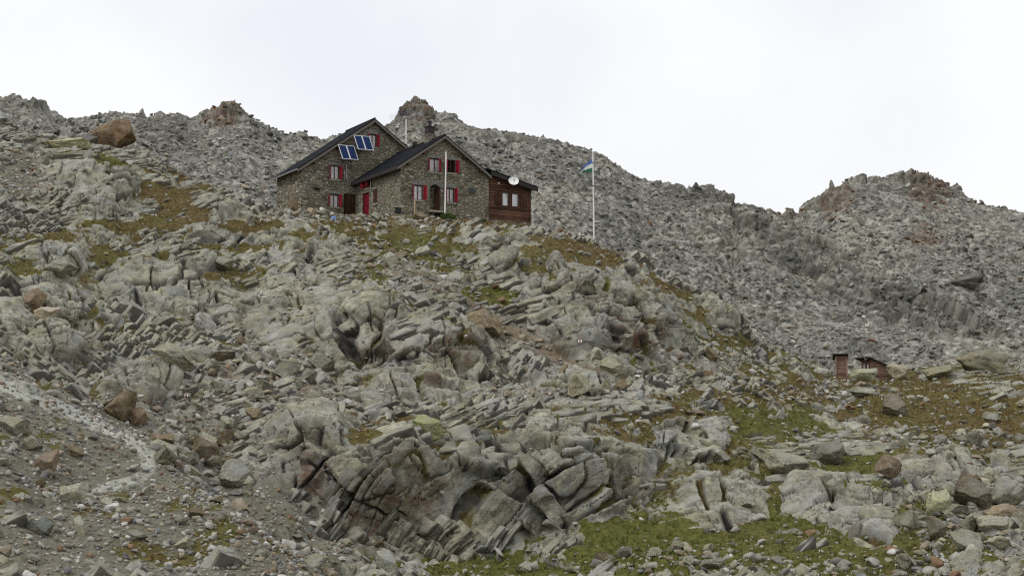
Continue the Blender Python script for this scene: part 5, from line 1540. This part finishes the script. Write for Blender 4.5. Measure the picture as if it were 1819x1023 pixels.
# flagpole and flag
g = ground_at(1055, 441)
FD = 101.5
fz = elev_z(439, FD) ; fx = (1055 - PW / 2) / FOC * FD / CP * 1.0
fx = (1055 - PW / 2) / FOC * (FD * CP + fz * SP)
fz0 = ground_z(fx, FD) - .3
ft = elev_z(271, FD)
fp = thing('flagpole', 'tall white flagpole on the grassy ridge right of the hut', 'flagpole', (fx, FD, fz0))
mb = MB(); mb.tube([(0, 0, 0), (-.04, 0, ft - fz0)], .052, 10, .036); mb.build('shaft', M['white'], fp)
mb = MB(); mb.tube([(-.04, 0, ft - fz0), (-.04, 0, ft - fz0 + .12)], .06, 8, .03); mb.build('finial', M['pole'], fp)
mb = MB(); mb.tube([(.07, -.03, 1.0), (-.0, -.03, ft - fz0 - .1)], .008, 5); mb.build('halyard', M['pole'], fp)
mb = MB()
for zz in (4.7, 6.4): mb.box(-.09, .05, -.07, .05, zz, zz + .05)
mb.build('clamp', M['rustmetal'], fp)

def flag():
    t = thing('flag', 'small blue, white and green striped flag drooping from the flagpole', 'flag', (fx - .09, FD, elev_z(282, FD)))
    nu, nv = 26, 21
    def P(s, r):     # s: 0 at the pole .. 1 at the fly, r: 0 top .. 1 bottom
        drop = .95 * s ** 1.15
        x = -.98 * s * (1 - .12 * r) + .06 * r * s
        z = -drop * (1 - .42 * r) - 1.02 * r * (1 - .50 * s)
        y = .10 * math.sin(7 * s + 2.2 * r) * s + .05 * math.sin(15 * s - 3 * r) * s
        return (x, y, z)
    stripes = ((0, 7, 'cloth_blue'), (7, 14, 'cloth_white'), (14, 21, 'cloth_green'))
    for a, b, mt in stripes:
        mb = MB(); vs, fs = [], []
        for j in range(a, b + 1):
            for i in range(nu + 1): vs.append(P(i / nu, j / nv))
        for j in range(b - a):
            for i in range(nu): fs.append((j * (nu + 1) + i, j * (nu + 1) + i + 1, (j + 1) * (nu + 1) + i + 1, (j + 1) * (nu + 1) + i))
        mb.add(vs, fs); o = mb.build('stripe', M[mt], t)
        for f in o.data.polygons: f.use_smooth = True
        o['label'] = {'cloth_blue': 'blue stripe', 'cloth_white': 'white stripe', 'cloth_green': 'green stripe'}[mt]
flag()

# small things about the hut
def bag(px, py, w, h, mat, label, name, cat):
    g_ = ground_at(px, py); D = g_.y
    ww, hh = w * D / FOC, h * D / FOC
    t = thing(name, label, cat, (g_.x, g_.y - .05, g_.z), .4)
    mb = MB(); V_, F_ = stone_shape(2, 7, rng, .2)
    mb.add([(v[0] * ww / 2, v[1] * ww * .4, v[2] * hh / 2 + hh * .42) for v in V_.tolist()], F_.tolist()); mb.build('sack', mat, t)
    mb = MB(); mb.tube([(-.12 * ww, 0, hh * .85), (0, 0, hh * 1.05), (.12 * ww, 0, hh * .85)], .02, 6); mb.build('tie', M['black'], t)
bag(573, 380, 15, 12, M['paint_white'], 'white sack lying on the rocks before the rear wing', 'sack', 'sack')
bag(595, 391, 12, 8, M['blue'], 'small blue tarpaulin bundle below the white sack', 'tarpaulin', 'tarpaulin')
c = to_world(-.35, -.35, -.2)
t = thing('box', 'small black box on the ground at the near corner of the stone wall', 'box', c, RZ)
mb = MB(); mb.box(-.22, .22, -.15, .15, .05, .42); mb.build('body', M['black'], t, .02)
mb = MB(); mb.box(-.24, .24, -.17, .17, .421, .46); mb.build('lid', M['black'], t, .01)

def shrub(px, py, w, h, n, label):
    g_ = ground_at(px, py); D = g_.y
    ww, hh = w * D / FOC, h * D / FOC
    t = thing('shrub', label, 'shrub', (g_.x, g_.y + .3, g_.z - .08))
    mb = MB()
    for k in range(9):
        th = 2 * math.pi * k / 9; mb.tube([(0, 0, 0), (math.cos(th) * ww * .3, math.sin(th) * ww * .2, hh * .75)], .012, 5, .006)
    mb.build('stem', M['stickwood'], t)
    mb = MB()
    for k in range(n):
        th = random.uniform(0, 6.283); r = random.random() ** .5; z = random.random() ** .8 * hh * math.sqrt(max(0, 1 - r * r * .9))
        c_ = Vector((math.cos(th) * r * ww / 2, math.sin(th) * r * ww * .35, z + .05)); a = Vector((random.gauss(0, 1), random.gauss(0, 1), random.gauss(0, .6))).normalized(); b = a.orthogonal().normalized()
        l = random.uniform(.05, .10); mb.add([c_ - a * l, c_ + b * l * .4, c_ + a * l, c_ - b * l * .4], [(0, 1, 2, 3)])
    mb.build('foliage', M['shrub'], t)
shrub(792, 391, 32, 15, 900, 'low dark green shrub in front of the hut beside the white pole')
shrub(856, 396, 16, 8, 350, 'tiny green shrub at the foot of the stone gable near the annex')

# chimney smoke
def smoke():
    base = to_world(3.47, 2.1, 7.78)
    mb = MB(); V_, F_ = ico(2)
    for k in range(9):
        q = k / 8; c_ = base + Vector((-2.5 * q + random.uniform(-.1, .1), .4 * q, .05 + .50 * math.sin(q * 2.4) + random.uniform(-.12, .12)))
        rr = .13 + .30 * q ** .7
        n_ = fbm(V_ * F32(1.3) + F32(7 * k), 3, 400 + k)
        mb.add([c_ + Vector((v[0] * rr * 1.7, v[1] * rr, v[2] * rr)) * float(.45 + 1.1 * h) for v, h in zip(V_.tolist(), n_)], F_.tolist())
    m = bpy.data.materials.new('thin_smoke'); m.use_nodes = True; t = m.node_tree; t.nodes.clear()
    o = t.nodes.new('ShaderNodeOutputMaterial'); v = t.nodes.new('ShaderNodeVolumePrincipled'); tcn = t.nodes.new('ShaderNodeTexCoord'); nn = t.nodes.new('ShaderNodeTexNoise'); rr = t.nodes.new('ShaderNodeValToRGB')
    t.links.new(tcn.outputs['Object'], nn.inputs['Vector']); nn.inputs['Scale'].default_value = 2.2; nn.inputs['Detail'].default_value = 4
    t.links.new(nn.outputs['Fac'], rr.inputs[0]); rr.color_ramp.elements[0].position = .42; rr.color_ramp.elements[0].color = (0, 0, 0, 1); rr.color_ramp.elements[1].position = .75; rr.color_ramp.elements[1].color = (.85, .85, .85, 1)
    t.links.new(rr.outputs[0], v.inputs['Density']); v.inputs['Color'].default_value = (.42, .50, .62, 1)
    t.links.new(v.outputs[0], o.inputs['Volume'])
    ob = mb.build('smoke', m); ob['label'] = 'thin bluish smoke drifting left from the chimney'; ob['category'] = 'smoke'; ob['kind'] = 'stuff'
smoke()

# ------------------------------------------------------------------ the two small wooden sheds on the shelf
def outhouse():
    D = 120.5
    x0 = (1480.2 - PW / 2) / FOC * D * 1.006; z0 = ground_z(x0 + .5, D + .4) - .15
    ztop = elev_z(628, D)
    t = thing('outhouse', 'narrow tall weathered wooden outhouse with a dark overhanging roof', 'outhouse', (x0, D, z0), math.radians(-12))
    h = ztop - z0
    w, d = .98, .95
    mb = MB(); mb.prism([(0, 0), (w, 0), (w, h - .24), (0, h - .20)], 0, d); mb.build('wall', M['shed_board'], t)
    for x in (-.03, w - .10):
        mb = MB(); mb.box(x, x + .13, -.05, -.002, 0, h - .26); mb.build('corner_post', M['stickwood'] if 0 else wood_material('post_wood', (.16, .10, .08), (.36, .25, .20), 9.0), t)
    mb = MB(); vs = [(-.22, -.26, h), (w + .12, -.26, h), (w + .12, d + .2, h - .42), (-.22, d + .2, h - .42)]; vs = vs + [(x, y, z - .10) for x, y, z in vs]
    mb.add(vs, [(0, 1, 2, 3), (7, 6, 5, 4), (0, 4, 5, 1), (1, 5, 6, 2), (2, 6, 7, 3), (3, 7, 4, 0)]); mb.build('roof', M['fascia'], t)
    mb = MB(); mb.box(.12, w - .12, -.03, -.003, .05, .14); mb.build('door_bar', M['timber'], t)
    # lean-to shed
    D2 = 121.5
    cx = (1544 - PW / 2) / FOC * D2 * 1.006; z1 = ground_z(cx + .5, D2 + .5) - .25
    zt = elev_z(634, D2)
    H = zt - z1
    s = thing('shed', 'low reddish board shed with a lean-to roof weighted by stone slabs', 'shed', (cx, D2, z1), math.radians(20))
    L, dep = 2.20, 1.5       # right-hand wall runs away along +x; the window wall faces left-front
    mb = MB(); mb.prism([(0, 0), (L, 0), (L, H - 1.02), (0, H - .14)], 0, dep); wl = mb.build('wall', M['shed_board'], s)
    # window wall, seen on its left end
    fr_ = Frame((0, 0, 0), (0, 1, 0), (-1, 0, 0))
    mb = MB(); fr_.box(mb, .003, dep - .003, -.03, -.003, .0, H - .55); mb.build('end_wall', M['shed_board'], s)
    for a in (.25, .82):
        mb = MB(); fr_.box(mb, a - .04, a + .42, -.06, -.031, H - 1.30, H - .56); o = mb.build('window', M['frame_dark'], s)
        mb = MB(); fr_.box(mb, a + .05, a + .30, -.075, -.0602, H - 1.25, H - .62); mb.build('pane', M['gutter'], o)
    mb = MB(); vs = [(-.35, -.2, H + .02), (L + .30, -.2, H - 1.02), (L + .30, dep + .55, H - 1.02), (-.35, dep + .55, H + .02)]; vs = vs + [(x, y, z - .09) for x, y, z in vs]
    mb.add(vs, [(3, 2, 1, 0), (4, 5, 6, 7), (1, 5, 4, 0), (2, 6, 5, 1), (3, 7, 6, 2), (0, 4, 7, 3)]); mb.build('roof', M['fascia'], s)
    for k, (rx, ry, rw) in enumerate(((.0, .55, .62), (.55, .5, .5), (1.15, .6, .55))):
        V_, F_ = stone_shape(2, 9, rng, .1)
        mb = MB(); zz = H + .02 - (rx + .35) * 1.04 / (L + .65)
        mb.add([(rx + v[0] * rw * .6, ry + v[1] * rw * .7, zz + .08 + v[2] * (.22 if k == 0 else .10)) for v in V_.tolist()], F_.tolist()); o = mb.build('roof_stone', M['boulder'], s)
        o.color = (.7, .7, .68, 1)
outhouse()

# ------------------------------------------------------------------ painted trail marks on rocks
def mark(px, py, w, h, label, bars=2):
    """white-red-white blaze: sits on the rock it is painted on"""
    g_ = ground_at(px, py + 4); D = g_.y
    k = D / FOC
    t = thing('trail_mark', label, 'trail mark', (g_.x, g_.y - .10, g_.z + .05), 0, 'painted trail marks')
    # its own small stone face carries the paint
    mb = MB(); V_, F_ = stone_shape(2, 8, rng, .08)
    mb.add([(v[0] * w * k, v[1] * .16 + .14, v[2] * h * k * .9) for v in V_.tolist()], F_.tolist()); o = mb.build('stone', M['boulder'], t); o.color = (.85, .85, .85, 1)
    for b in range(bars):
        x = (b - (bars - 1) / 2) * w * k * .62
        mb = MB(); mb.box(x - w * k * .16, x + w * k * .16, -.06, -.045, -h * k * .4, h * k * .4); mb.build('paint', M['paint_white'], t)
    if bars == 2:
        mb = MB(); mb.box(-w * k * .13, w * k * .13, -.058, -.046, -h * k * .38, h * k * .38); mb.build('paint', M['paint_red'], t)
mark(173, 743, 7, 6, 'white and red trail mark on a stone beside the grey path')
mark(1036, 604, 7, 6, 'white trail mark painted on the large rock face above the footway')
mark(330, 702, 7, 5, 'white trail mark on a dark rock above the brown boulder')
mark(249, 730, 6, 4, 'white paint spot on the brown boulder above the path', 1)
print('scene built', len(bpy.data.objects))
